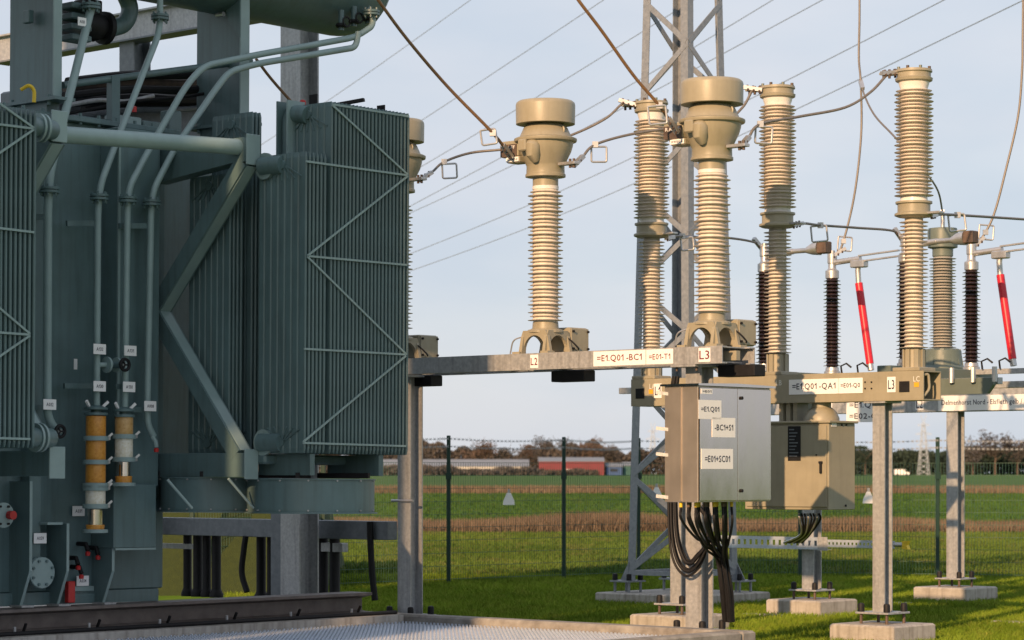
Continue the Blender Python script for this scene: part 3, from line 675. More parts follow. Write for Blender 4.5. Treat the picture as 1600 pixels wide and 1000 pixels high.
for i, X in enumerate(BX):
    x = X-BO
    zz = lambda v: px(GM, (1018,1215,1428)[2], v, y=BRY).z
    z545, z340, z318, z128, z108 = [zz(v) for v in (546, 341, 320, 130, 110)]
    # finned pedestal
    pd = MB(); pd.box(x-.16, x+.16, -.15, .15, bt+.012, bt+.05, .006); pd.lathe([(.10,bt+.05),(.10,z545),(.12,z545+.004)], (x,0,0), 20)
    for k in range(8):
        a = k*math.pi/4; pd.bar((x+.11*math.cos(a), .11*math.sin(a), bt+.05), (x+.11*math.cos(a), .11*math.sin(a), z545), .014, .045, up=(-math.sin(a), math.cos(a), 0))
    pd.build('pedestal', 'ral', br)
    insulator(z545, z340-.02, .088, .148, .140, .040, 'porc' if 0 else 'sil', br, x, 0, name='support_insulator')
    MB().lathe([(.092,z340-.02),(.092,z340+.0),(.16,z340+.01),(.195,z340+.025),(.195,z340+.045),(.165,z340+.06),(.165,z318-.0),(.185,z318+.01),(.185,z318+.03),(.14,z318+.035)], (x,0,0), 28).build('mid_housing', 'ral', br, True)
    MB().box(x+.15, x+.33, -.05, .05, z340+.03, z340+.052, .004).build('lower_terminal', 'alu', br)
    MB().lathe([(.14,z318+.035),(.135,z318+.075)], (x,0,0), 28).build('white_ring', 'sil_white', br, True)
    insulator(z318+.075, z128-.06, .136, .198, .182, .036, 'sil', br, x, 0, name='interrupter_insulator')
    MB().lathe([(.136,z128-.06),(.150,z128-.02),(.155,z128+.005)], (x,0,0), 28).build('white_ring', 'sil_white', br, True)
    hd = MB().lathe([(.155,z128+.005),(.185,z128+.02),(.19,z128+.045),(.17,z128+.055),(.17,z108-.03),(.185,z108-.02),(.18,z108+.005),(.10,z108+.012)], (x,0,0), 24).build('head', 'ral', br, True)
    for k in range(8):
        a = k*math.pi/4+.2; MB().cyl((x+.165*math.cos(a), .165*math.sin(a), z108-.0), (x+.165*math.cos(a), .165*math.sin(a), z108+.03), .016, 8).build('head_bolt', 'rust' if k % 3 == 0 else 'ral_cold', hd)
    tp_ = MB().box(x-.36, x-.14, -.09, .06, z108-.02, z108+.004, .004).build('upper_terminal', 'ral', br)
    for k in range(3): MB().cyl((x-.33+.07*k, -.05, z108-.06), (x-.33+.07*k, -.05, z108+.03), .014, 8).build('terminal_bolt', 'rust', tp_)
    g = px(BF, (1002, 1196, 1416)[i], 605, y=-.162)
    if i != 1:
        gx = px(BF, (1000, 0, 1413)[i], 605, y=-.162).x
        MB().box(gx-.062, gx+.062, -.166, -.1602, bb+.07, bt-.09, .004).build('position_window', 'black', br)
        yx = px(BF, (1017, 0, 1432)[i], 605, y=-.162).x; MB().box(yx-.028, yx+.028, -.164, -.1602, bb+.12, bb+.165).build('sticker', 'yellow', br)
    tx = px(BF, (1019, 1217, 1432)[i], 595, y=-.162).x
    text_mb(('LA','LB','LC')[i], (1,0,0), (0,0,1), (0,-1,0), (tx, -.161, bt-.07), .075, .055).build('pole_letter', 'inkgrey', br)
def onb(u, w, h_, t, th, tw=.86):
    c = px(BF, u, 600, y=-.162); sign(br, '-y', (c.x, -.162, (bt+bb)/2+.015), w, h_, [t], th=th, tw=tw)
onb(1272, .63, .155, '=E1.Q01 -QA1', .075); onb(1329, .30, .155, '=E01-Q0', .055, .8); onb(1393, .10, .155, 'L3', .095, .75); onb(1028, .105, .155, 'L1', .095, .75)
for k in range(4):
    c = px(BF, 1352+(k % 2)*10, 597+(k//2)*10, y=-.162); MB().cyl((c.x, -.172, c.z), (c.x, -.158, c.z), .008, 8).build('rivet', 'black', br)
for u in (1379, 1062):
    x = px(BF, u, 800, y=0).x; column(br, x, 0, bb-.03, b=.145); MB().box(x-.13, x+.13, -.15, .15, bb-.032, bb-.0125).build('head_plate', 'galv', br)
    footing(BO+x, BRY, 'square concrete footing of the breaker column ' + ('with the yellow capped tray end behind it' if u == 1379 else 'behind the looped cables'), .39)
# operating mechanism cabinet below the beam
mz0, mz1 = px(BF, 1295, 797, y=-.22).z, px(BF, 1295, 657, y=-.22).z
mx1 = px(BF, 1295, 700, y=-.22).x; mx0 = px(BF, 1164, 700, y=-.22).x; my1 = px(BF, 1336, 700, x=mx1).y
MB().box(mx0, mx1, -.22, my1, mz0, mz1-.025, .006).build('mechanism_cabinet', 'ral', br)
MB().box(mx0-.02, mx1+.03, -.245, my1+.02, mz1-.025, mz1, .005).build('cabinet_roof', 'ral', br)
dr = MB().box(mx0+.03, mx1-.02, -.236, -.222, mz0+.03, mz1-.05, .004).build('cabinet_door', 'ral', br)
hx = px(BF, 1283, 730, y=-.24).x; hb = MB(); hb.box(hx-.02, hx+.02, -.25, -.236, 0, 0.03); 
hz = px(BF, 1283, 729, y=-.24).z
MB().box(hx-.012, hx+.012, -.262, -.238, hz-.07, hz+.04, .005).build('door_handle', 'black', dr)
MB().box(hx-.025, hx+.02, -.258, -.237, hz+.03, hz+.055, .004).build('handle_boss', 'black', dr)
MB().cyl((hx-.06, -.245, hz+.12), (hx-.06, -.235, hz+.12), .008, 8).build('door_screw', 'black', dr)
a, b_ = px(BF, 1231, 666, y=-.24), px(BF, 1251, 720, y=-.24)
MB().box(a.x, b_.x, -.243, -.2365, b_.z, a.z, .003).build('rating_plate', 'black', dr)
for k in range(9):
    zz_ = a.z-(a.z-b_.z)*(k+1)/10.5; MB().box(a.x+.02, a.x+.02+(b_.x-a.x-.04)*(.5+.5*((k*37) % 10)/10), -.2445, -.2435, zz_-.008, zz_+.004).build('plate_row', 'galv_dark', dr)
c = px(BF, 1303, 662, x=mx1+.002); sign(br, '+x', (mx1+.001, c.y, c.z), .09, .06, [''], m='white', name='sticker')
for u_ in (1315, 1322):
    c = px(BF, u_, 664, x=mx1); MB().cyl((mx1-.002, c.y, c.z), (mx1+.01, c.y, c.z), .01, 8).build('cabinet_plug', 'black', br)
c = px(BF, 1321, 790, x=mx1); MB().cyl((mx1-.002, c.y, c.z), (mx1+.01, c.y, c.z), .012, 8).build('cabinet_plug', 'black', br)
# linkage funnel between beam and cabinet
fx = px(BF, 1290, 640, y=0).x
MB().lathe([(.10,bb-.012),(.10,bb-.06),(.15,bb-.10),(.185,mz1+.03),(.185,mz1)], (fx-.05,0,0), 20).build('linkage_housing', 'ral', br, True)
for k in range(3): MB().box(fx-.52+k*.09, fx-.47+k*.09, -.10, .10, mz1, bb-.0125).build('hanger', 'ral', br)
# cables below the mechanism cabinet
for i in range(8):
    s = px(BF, 1248+i*4.5, 802, y=.0); tzz = px(BF, 1243, 845, y=.5)
    p = spline([s, s+Vector((0,.02,-.07)), s*.45+tzz*.55+Vector((.05,0,-.06)), px(BF, 1225+i*4, 848, y=.9+.02*i)], 7)
    o = tag(MB().tube(p, .012, 7).build('control_cable', 'black' if i % 3 else 'alu', None, True), 'cable curving from the beige mechanism cabinet to the cable tray', 'cable', 'cables under the mechanism cabinet'); put(o, BF)

# ================================================================== CABLE TRAY
DSY = 25.9
tr = thing('cable_tray', 'perforated galvanised cable tray running between the support columns', 'cable tray', frame(-18.4, DSY-.16))
TF = frame(-18.4, DSY-.16)
tx0, tx1, tx2 = px(TF, 1121, 845, y=0).x, px(TF, 1291, 848, y=0).x, px(TF, 1398, 850, y=0).x
tz0, tz1 = px(TF, 1200, 857, y=0).z, px(TF, 1200, 838, y=0).z
s_ = MB(); nx = int((tx1-tx0)/.09)
s_.box(tx0, tx1, 0, .004, tz0, tz0+.045); s_.box(tx0, tx1, 0, .004, tz1-.04, tz1)
for i in range(nx+1): xx = tx0+(tx1-tx0-.05)*i/nx; s_.box(xx, xx+.05, .0005, .0035, tz0+.045, tz1-.04)
s_.build('side_rail', 'grate', tr)
MB().box(tx0, tx1, .004, .12, tz0, tz0+.004).build('tray_floor', 'galv', tr)
s_ = MB(); xz = (tz0+tz1)/2+.005
s_.box(tx1, tx2, 0, .004, xz-.045, xz-.015); s_.box(tx1, tx2, 0, .004, xz+.015, xz+.045)
for i in range(18): xx = tx1+(tx2-tx1-.03)*i/17; s_.box(xx, xx+.03, .0005, .0035, xz-.015, xz+.015)
s_.build('thin_rail', 'grate', tr)
MB().tube([(tx2, .002, xz), (tx2+.12, .002, xz)], .03, 10).build('rail_end', 'alu', tr, True)
MB().prism([(tx2+.12,xz-.045),(tx2+.2,xz-.05),(tx2+.18,xz),(tx2+.2,xz+.05),(tx2+.12,xz+.045)], 'y', -.03, .03).build('end_cap', 'yellowp', tr)
cx_ = px(TF, 1286, 848, y=-.01).x; MB().box(cx_-.08, cx_+.06, -.012, -.001, tz0-.01, tz1+.005).build('clamp_plate', 'galv', tr)

# ================================================================== DISCONNECTORS
DX = [-18.62, -16.62]; dz0, dz1 = px(GM, 1303, 578, y=26.6).z, px(GM, 1303, 432, y=26.6).z
def build_disc(X, label):
    root = thing('disconnector', label, 'disconnector', frame(X, DSY), 'disconnector poles on the far beam')
    fb = MB(); fb.box(-.09, .09, -1.15, 1.15, dz0-.20, dz0-.055, .006); fb.build('base_beam', 'ral_cold', root)
    for y in (-.7, .7):
        MB().lathe([(.10,dz0-.055),(.10,dz0-.02),(.085,dz0-.01),(.08,dz0+.03),(.06,dz0+.035)], (0,y,0), 18).build('bearing', 'alu', root, True)
        insulator(dz0+.03, dz1-.03, .068, .112, .105, .046, 'brownpor', root, 0, y, 22)
        MB().lathe([(.06,dz1-.035),(.085,dz1-.02),(.085,dz1+.07),(.06,dz1+.085),(.05,dz1+.10),(.05,dz1+.16),(.06,dz1+.165),(.06,dz1+.28),(.035,dz1+.29),(.035,dz1+.32)], (0,y,0), 16).build('rotary_head', 'alu', root, True)
        ar = MB().tube([(.03,y,dz1+.17), (.42,y,dz1+.20)], .035, 10).build('arm', 'alu', root, True)
        if y > 0:
            for s in (-1, 1): MB().bar((.40,y,dz1+.20+s*.035), (.98,y,dz1+.235+s*.035), .05, .018).build('contact_blade', 'alu', ar)
        else:
            MB().tube([(.40,y,dz1+.20),(.60,y,dz1+.20),(.70,y,dz1+.21),(.80,y,dz1+.215)], [.03,.03,.07,.085], 10).build('contact_jaw', 'alu', ar, True)
            MB().box(.80, .93, y-.07, y+.07, dz1+.15, dz1+.29, .01).build('finger_block', 'rust', ar)
    # red drive tube with ends
    MB().tube([(.40,.7,dz1+.16),(.38,.7,dz1+.06),(.395,.7,dz1-.12)], .035, 10).build('upper_link', 'alu', root, True)
    MB().box(.30, .50, .64, .76, dz1+.09, dz1+.18, .01).build('link_block', 'alu', root)
    MB().tube([(.395,.7,dz1-.10),(.56,.7,dz0+.06)], .047, 14).build('red_tube', 'red', root, True)
    MB().tube([(.56,.7,dz0+.06),(.575,.7,dz0-.02)], .04, 10).build('tube_foot', 'alu', root, True)
    MB().bar((.0,.7,dz0-.08), (.75,.7,dz0-.08), .10, .06).build('drive_arm', 'galv', root)
    for k in range(2): MB().tube([(.2+.24*k,.62,dz0-.05),(.2+.24*k,.60,dz0+.04),(.28+.24*k,.60,dz0+.07),(.34+.24*k,.62,dz0+.02)], .012, 6).build('cable_loop', 'black', root, True)
    return root
build_disc(DX[0], 'open disconnector pole with brown insulators and red tube left of the tallest breaker pole')
build_disc(DX[1], 'open disconnector pole with brown insulators and red tube by the grey voltage transformer')
ds = thing('support_frame', 'galvanised beam frame carrying the open disconnectors', 'support frame', frame(-18.43, DSY))
for y in (-.6, .6): MB().box(-2.5, 3.0, y-.05, y+.05, dz0-.28, dz0-.203, .004).build('beam', 'galv', ds)
MB().box(-.6, .6, -.7, .7, dz0-.32, dz0-.281).build('head_plate', 'galv', ds)
DF = frame(-18.43, DSY); a, b = px(DF, 1470, 617, y=-.66), px(DF, 1556, 590, y=-.66)
MB().prism([(a.x, a.z), (b.x-.08, a.z), (b.x, a.z+.10), (b.x, b.z), (a.x, b.z)], 'y', -.72, -.655).build('side_plate', 'ral_cold', ds)
for k in range(3): MB().tube([(a.x+.2+.28*k, -.75, b.z-.05), (a.x+.2+.28*k, -.75, b.z+.12)], .03, 8).build('drive_stud', 'alu', ds, True)
column(ds, 0, 0, dz0-.321, b=.17)
footing(-18.43, DSY, 'square concrete footing under the disconnector column', .40)

# far frame with the line name board
FY = 30.0; FX = px(GM, 1493, 700, y=FY).x; FF = frame(FX, FY)
ff = thing('support_frame', 'galvanised beam with the long line name board on a single column', 'support frame', FF)
fz0, fz1 = px(FF, 1493, 643, y=-.12).z, px(FF, 1493, 604, y=-.12).z
MB().box(-3.6, 3.2, -.12, .12, fz0, fz1, .006).build('beam', 'galv', ff)
column(ff, 0, 0, fz0-.001, b=.175)
footing(FX, FY, 'square concrete footing under the column of the line name board', .41)
p0, p1 = px(FF, 1466, 630, y=-.125), px(FF, 1650, 630, y=-.125)
sign(ff, '-y', ((p0.x+p1.x)/2, -.122, px(FF, 1540, 629, y=-.122).z), p1.x-p0.x, .20, ['Delmenhorst Nord - Elsfleth gelb / Lemwerder'], ink='ink', tw=.94, th=.09)
c = px(FF, 1437, 631, y=-.122); sign(ff, '-y', (c.x, -.122, c.z), .13, .17, ['L2'], th=.12, tw=.8)
for u, ls in ((1275, ['=E1.Q03', '=E03-Q1']), (1352, ['=E1.Q02', '=E02-Q1'])):
    c = px(FF, u, 642, y=-.13)
    if u == 1275: c = px(FF, 1272, 642, y=-.13)
    o = thing('bay_sign', 'white bay sign reading ' + ls[0] + ' hung from the far beam', 'sign', FF @ Matrix.Translation((c.x, -.13, c.z)))
    sign(o, '-y', (0,0,0), .62, .31, ls, ink='ink', th=.095, tw=.84, name='board')
    for s in (-.2, .2): MB().box(s-.015, s+.015, .0, .02, .05, .30).build('strap', 'galv', o)

# ---- voltage transformer behind
VM = frame(px(GM, 1473, 500, y=FY).x, FY); vz = lambda v: px(VM, 1473, v, y=0).z
vt = thing('voltage_transformer', 'grey-green voltage transformer with flat drum head behind the tallest breaker pole', 'voltage transformer', VM)
MB().lathe([(.30,fz1+.001),(.30,vz(585)),(.34,vz(583)),(.34,vz(575)),(.27,vz(571)),(.25,vz(548)),(.20,vz(545))], seg=28).build('base_tank', 'ral_cold', vt, True)
for k in range(12):
    a = k*math.pi/6; MB().bar((.27*math.cos(a), .27*math.sin(a), vz(573)), (.23*math.cos(a), .23*math.sin(a), vz(546)), .02, .05, up=(-math.sin(a), math.cos(a), 0)).build('rib', 'ral_cold', vt)
insulator(vz(545), vz(402), .125, .185, .172, .040, 'porc', vt)
MB().lathe([(.125,vz(402)),(.14,vz(400)),(.14,vz(389)),(.20,vz(387)),(.205,vz(362)),(.19,vz(357)),(.05,vz(355))], seg=28).build('drum_head', 'ral_cold', vt, True)
MB().tube([(0,0,vz(356)),(0,0,vz(335))], .03, 10).build('top_terminal', 'alu', vt, True)

# ================================================================== CONDUCTORS with clamps and square earthing stirrups
def stirrup(p, s=.15, tilt=.1):
    c, q = math.cos(tilt), math.sin(tilt); pts = [(-s/2,0),(s/2,0),(s/2,-s),(-s/2,-s)]
    ring = rounded([Vector((a*c-b*q, -.0, a*q+b*c)) for a, b in pts+[pts[0]]], .02, 3)
    return [p+r for r in ring]
def conductor(pts, label, rings=(), r=.014, clamp0=True, clamp1=True, n=8, group='jumper conductors'):
    P_ = spline([wp(*p) for p in pts], n); root = thing('jumper_conductor', label, 'conductor', Matrix.Translation(P_[0])); o = P_[0]
    P_ = [p-o for p in P_]
    MB().tube(P_, r, 8).build('cable', 'wirebrown' if r > .015 else 'wire', root, True)
    for c, i, j in ((clamp0, 0, 2), (clamp1, -1, -3)):
        if c:
            a = P_[i]; d = (P_[j]-a).normalized(); k = MB().bar(a-d*.03, a+d*.17, .05, .04).build('clamp', 'alu', root)
            for t in (.0, .06, .12): MB().bar(a+d*t+Vector((0,-.035,-.03)), a+d*t+Vector((0,.035,.03)), .02, .022).build('clamp_bolt', 'rust', k)
    for (u, v, d, s, tl) in rings:
        p = wp(u, v, d)-o; best = min(P_, key=lambda q: (q-p).length)
        q = MB().tube(stirrup(p+Vector((0,0,s/2)), s, tl), .011, 7).build('stirrup', 'alu', root, True)
        MB().bar(best+Vector((-.03,0,0)), best+Vector((.03,0,0)), .05, .06).build('stirrup_clamp', 'alu', root)
    return root
conductor([(560,-45,24.6),(598,10,25.0),(640,66,25.3),(700,136,25.7),(770,208,26.1),(797,243,26.35)], 'thick conductor dropping from above the radiators to the L2 current transformer', [(762,214,26.1,.15,.15)], r=.016, clamp0=False)
conductor([(880,-35,23.9),(905,2,24.0),(940,48,24.2),(990,118,24.5),(1030,165,24.7),(1056,204,24.9)], 'thick conductor dropping to the L3 current transformer', [(1026,180,24.6,.17,.1)], r=.016, clamp0=False)
conductor([(400,92,27.4),(433,134,27.6),(520,230,27.8)], 'thick conductor descending behind the radiators', r=.016, clamp0=False, clamp1=False)
conductor([(658,280,27.9),(676,268,28),(694,253,28.1),(735,239,28.2),(790,233,28.2),(853,224,28.3),(905,206,28.4),(948,184,28.45),(974,161,28.5),(990,163,28.5)], 'jumper from the half hidden current transformer to the far breaker pole head', [(702,267,28.1,.155,.05)])
conductor([(898,257,26.3),(911,244,26.4),(930,226,26.5),(985,210,26.7),(1060,199,26.9),(1130,190,27.1),(1160,168,27.25),(1176,141,27.3),(1186,140,27.3)], 'jumper from the L2 current transformer to the middle breaker pole head', [(936,241,26.5,.155,.0)])
conductor([(1158,228,24.9),(1170,214,25),(1188,194,25.1),(1250,182,25.5),(1320,168,25.8),(1360,144,26),(1387,116,26.15),(1398,113,26.2)], 'jumper from the L3 current transformer to the tallest breaker pole head', [(1194,211,25.1,.16,-.05)])
conductor([(1240,352,27.3),(1256,349,27.5),(1282,352,28.2),(1340,356,29),(1396,361,29.8),(1410,375,29.9)], 'jumper from the middle breaker pole to a brown disconnector insulator', [(1279,365,28.2,.17,.1)])
conductor([(1043,372,28.5),(1060,369,28.8),(1082,370,29.4),(1140,372,30.4),(1180,379,31.1),(1190,388,31.2)], 'jumper from the far breaker pole to the leftmost disconnector insulator', [(1073,381,29.0,.14,.1)])
conductor([(1455,337,26.2),(1470,335,26.5),(1496,336,27),(1560,340,28),(1680,348,29.6)], 'jumper leaving the tallest breaker pole towards the fence corner', [(1494,348,27,.17,.12)], clamp1=False)
conductor([(1343,-30,32.6),(1343,30,32.5),(1342,90,32.4),(1345,130,32.3),(1346,200,32.3),(1340,270,32.2),(1330,330,32.2),(1314,388,32.2),(1303,399,32.2)], 'long dropper hanging down to the disconnector insulator with the red tube', [(1321,381,32.2,.17,-.08)], clamp0=False)
conductor([(1345,128,32.3),(1352,152,32.0),(1368,182,31.6),(1398,214,31),(1440,262,30.5),(1465,297,33),(1473,333,35)], 'branch conductor from the long dropper behind the tallest breaker pole', [], r=.012)
conductor([(1599,-20,30.9),(1598,60,30.9),(1597,110,30.9),(1591,180,30.9),(1573,260,30.9),(1553,335,30.9),(1533,374,30.9),(1522,386,30.9)], 'long dropper hanging to the disconnector insulator beside the voltage transformer', [(1542,363,30.9,.17,-.08)], clamp0=False)

# overhead line conductors far above the yard
for i, pts in enumerate([[(380,245),(545,135),(735,0),(820,-62)], [(380,366),(645,197),(800,95),(943,0),(1040,-66)], [(380,420),(645,268),(820,163),(995,55),(1150,-42)], [(380,462),(645,320),(820,226),(995,127),(1126,49),(1300,-56)], [(380,449),(645,331),(820,249),(995,157),(1126,86),(1285,0),(1400,-62)], [(380,497),(645,395),(825,321),(995,243),(1215,133),(1475,0),(1600,-66)], [(380,512),(645,422),(825,356),(995,285),(1250,168),(1600,0),(1740,-68)]]):
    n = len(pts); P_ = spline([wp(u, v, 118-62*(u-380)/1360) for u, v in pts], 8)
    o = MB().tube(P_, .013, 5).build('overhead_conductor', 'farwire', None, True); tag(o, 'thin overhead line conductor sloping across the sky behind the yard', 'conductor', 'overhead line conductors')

# ================================================================== POWER TRANSFORMER
TR = frame(-19.45, 15.0, .5, .008)
def tp(u, v, **k): return px(TR, u, v, **k)
pt = thing('power_transformer', 'large green-grey oil-filled power transformer with radiator banks and pipes', 'transformer', TR)
FXR = 1.99                                             # front of the radiators, metres out from the tank wall
ya, yb_ = tp(478, 500, x=FXR).y, tp(638, 500, x=FXR).y  # far bank
yn = tp(54, 500, x=FXR).y                              # near bank's far end
zbot = tp(478, 708, x=FXR).z; ztopF = tp(478, 236, x=FXR).z; yG = tp(519, 300, x=FXR).y; ztopG = tp(519, 158, x=FXR).z; ztopN = tp(54, 172, x=FXR).z
ztank = tp(150, 196, x=0).z
# tank
tk = MB(); tk.box(-2.4, 0, -8, ya, .12, ztank, .01); tk.build('tank', 'paint', pt); MB().box(-2.3, -.12, ya+.002, yb_, tp(250, 742, x=0).z, ztank-.02, .01).build('tank_end_dome', 'paint', pt)
MB().box(-2.5, .09, -8, ya+.1, ztank, ztank+.05, .006).build('tank_cover', 'paint', pt)
bme = MB().cyl((.055, 0, ztank-.02), (.055, 0, ztank+.085), .018, 6).mesh('cover_bolt', 'paint')
for y in np.arange(-4.4, ya, .22): link_mesh('cover_bolt', bme, pt, (0, y, 0))
y0, y1 = tp(183, 500, x=.27).y, tp(249, 500, x=.27).y
MB().box(.001, .27, y0, y1, tp(200, 760, x=.27).z, ztank-.03, .008).build('tank_stiffener', 'paint', pt)
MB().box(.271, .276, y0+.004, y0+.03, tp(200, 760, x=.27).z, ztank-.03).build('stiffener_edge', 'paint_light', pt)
y0s, y1s = tp(48, 500, x=.14).y, tp(66, 500, x=.14).y
MB().box(.001, .14, y0s, y1s, .2, ztank-.03, .006).build('tank_stiffener', 'paint', pt)
# lower boxes and feet
zz0, zz1 = tp(210, 856, x=.34).z, tp(210, 757, x=.34).z
MB().box(.0, .34, tp(178, 800, x=.34).y, tp(244, 800, x=.34).y, zz0, zz1, .006).build('lower_box', 'paint', pt)
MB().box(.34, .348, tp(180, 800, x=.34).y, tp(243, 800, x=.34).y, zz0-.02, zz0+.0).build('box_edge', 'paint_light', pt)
for u0, u1, u2 in ((14, 48, 26), (88, 106, 98), (146, 177, 168)):
    a, b = tp(u1, 800, x=.5), tp(u2, 800, x=.5); yy = tp(u1, 800, x=.30).y
    zt, zm = tp(u1, 752 if u0 != 88 else 818, x=.30).z, tp(u1, 892, x=.30).z
    zf = .012
    MB().prism([(.001, zf), (.16, zf), (.30, zm), (.30, zt), (.001, zt)], 'y', yy-.012, yy+.012).build('jacking_foot', 'paint', pt)
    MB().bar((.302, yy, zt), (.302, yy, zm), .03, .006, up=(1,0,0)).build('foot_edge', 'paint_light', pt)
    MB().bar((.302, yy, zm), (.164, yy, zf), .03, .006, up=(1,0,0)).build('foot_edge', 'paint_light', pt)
    MB().box(.06, .24, yy-.05, yy+.09, -.008, .011).build('foot_pad', 'galv', pt)
MB().box(-2.3, .05, -8, ya-.1, .0, .118).build('base_frame', 'paint', pt)
zsh = tp(90, 818, x=.2).z
MB().box(.001, .26, tp(74, 818, x=.26).y, tp(98, 818, x=.26).y, zsh-.01, zsh+.012).build('bracket_shelf', 'paint_light', pt)
# drain flange with bolts
c = tp(67, 895, x=.22)
fo = MB().lathe([(.07,0.0),(.07,.14),(.145,.145),(.145,.19),(.14,.195),(.02,.197)], (.02, c.y, c.z), 24, 'x').build('drain_flange', 'paint_light', pt, True)
for k in range(8):
    a = k*math.pi/4+.39; MB().cyl((.21, c.y+.115*math.cos(a), c.z+.115*math.sin(a)), (.232, c.y+.115*math.cos(a), c.z+.115*math.sin(a)), .014, 6).build('flange_bolt', 'paint', fo)
c = tp(8, 805, x=.30)
fo = MB().lathe([(.06,0.0),(.06,.22),(.115,.225),(.115,.26),(.05,.265)], (.02, c.y, c.z), 22, 'x').build('valve_flange', 'paint_light', pt, True)
MB().cyl((.29, c.y+.055, c.z), (.35, c.y+.055, c.z), .04, 12).build('red_plug', 'redp', fo, True)
for k in range(6):
    a = k*math.pi/3; MB().cyl((.28, c.y+.09*math.cos(a), c.z+.09*math.sin(a)), (.30, c.y+.09*math.cos(a), c.z+.09*math.sin(a)), .012, 6).build('flange_bolt', 'black', fo)
# small valves low on the tank
for u, v in ((119, 872), (124, 886), (134, 850), (150, 856)):
    c = tp(u, v, x=.12); o = MB().tube([(0, c.y, c.z), (.12, c.y, c.z), (.15, c.y, c.z-.06)], .022, 8).build('sampling_valve', 'black', pt, True)
    MB().lathe([(.022,-.03),(.026,0),(.012,.012)], (.15, c.y, c.z-.08), 10).build('valve_cap', 'redp', o, True)
c0, c1 = tp(105, 930, x=.14), tp(116, 908, x=.14)
MB().box(.10, .16, c0.y, c1.y, .015, c1.z, .006).build('earthing_bracket', 'redp', pt)
MB().box(.001, .05, tp(116, 925, x=.05).y, tp(147, 925, x=.05).y, tp(130, 928, x=.05).z, tp(130, 916, x=.05).z).build('earthing_bar', 'paint_light', pt)
# sticker on the tank
c = tp(118, 569, x=.001); MB().box(.001, .003, c.y-.02, c.y+.02, c.z-.05, c.z+.05).build('sticker', 'white', pt)

# ---- radiators
def panel_mesh(w, z0, z1, mname='paint'):
    """fluted pressed-steel panel: thin plate spanning x, with vertical channels, rounded outer edge"""
    n = 7; xs = []; 
    for i in range(n):
        a, b = w*i/n, w*(i+1)/n; g = (b-a)*.12
        xs += [(a+g*.5, .004), (a+g*1.6, .0125), (b-g*1.6, .0125), (b-g*.5, .004)]
    xs = [(0, .004)]+xs[1:-1]+[(w-.008, .0125), (w, .006)]
    out = [(x, -t) for x, t in xs]+[(x, t) for x, t in reversed(xs)]
    mb = MB(); m = len(out); vs = []; L = z1-z0
    for z, k in ((z0, 0.25), (z0+.045, 1), (z1-.045, 1), (z1, .25)): vs += [(x if k == 1 else w/2+(x-w/2)*.97, y*k, z) for x, y in out]
    fs = [tuple(range(m-1, -1, -1)), tuple(range(3*m, 4*m))]
    for r in range(3): fs += [(r*m+i, r*m+(i+1) % m, (r+1)*m+(i+1) % m, (r+1)*m+i) for i in range(m)]
    return mb.add(vs, fs).mesh('radiator_panel', mname, False)
def radiator(x0, x1, y0, n, pitch, z0, z1, label=None, sgn=1):
    w = x1-x0; xm = (x0+x1)/2; y1 = y0+sgn*pitch*(n-1); hd = MB()
    hd.cyl((xm, min(y0,y1)-.03, z1-.10), (xm, max(y0,y1)+.02, z1-.10), .045, 14); o = hd.build('radiator', 'paint', pt, True)
    MB().cyl((xm, min(y0,y1)-.03, z0+.10), (xm, max(y0,y1)+.02, z0+.10), .045, 14).build('lower_header', 'paint', o, True)
    if label: o['label'] = label
    me = panel_mesh(w, z0, z1)
    for i in range(n): link_mesh('radiator_panel', me, o, (x0, y0+sgn*pitch*i, 0))
    # embossed fan of channels round the inlets on the first panel
    for z, s in ((z1-.10, -1), (z0+.10, 1)):
        fn = MB()
        for k in range(7):
            a = -1.05+2.1*k/6; x_ = xm+math.sin(a)*.075; xe = xm+(k-3)*w/7.2
            fn.bar((x_, y0-.016, z+s*.02), (xe, y0-.016, z+s*(.10+.05*abs(math.cos(a)))), .012, .012)
        fn.build('channel_fan', 'paint', o)
    return o
pitch = .0485
nF = 5; nG = int((yb_-yG)/pitch)+1
W1 = FXR-.64
radiator(W1, FXR, ya, int((yG-ya)/pitch), pitch, zbot, ztopF, 'short front radiator of the far bank')
radiator(W1, FXR, yG, nG, pitch, zbot, ztopG, 'tall front radiator of the far bank')
radiator(.34, .93, ya+.02, 4, pitch, zbot, ztopF-.12)
radiator(.34, .93, ya+.30, 3, pitch, zbot, ztopG)
radiator(W1, FXR, yn, 18, pitch, zbot, ztopN, 'front radiator of the near bank', -1)
radiator(.47, 1.12, yn, 14, pitch, zbot, ztopN, None, -1)
def strap(pts_px, name='strap', th=.016, x=FXR+.012, m='paint_light'):
    a, b = tp(*pts_px[0], x=x), tp(*pts_px[1], x=x); MB().bar(a, b, .012, th*1.15).build(name, m, pt)
for q in [((519,163),(639,182)), ((478,252),(637,274)), ((480,400),(635,414)), ((475,545),(634,554)), ((473,692),(634,697)),
          ((519,164),(637,273)), ((637,275),(480,400)), ((480,401),(635,554)), ((634,556),(473,691)),
          ((-20,192),(53,201)), ((-20,354),(53,363)), ((-20,518),(47,523)), ((-20,684),(47,686)), ((-20,148),(53,200)), ((53,202),(-20,252)), ((47,522),(-20,465)), ((47,524),(-20,570))]: strap(q)
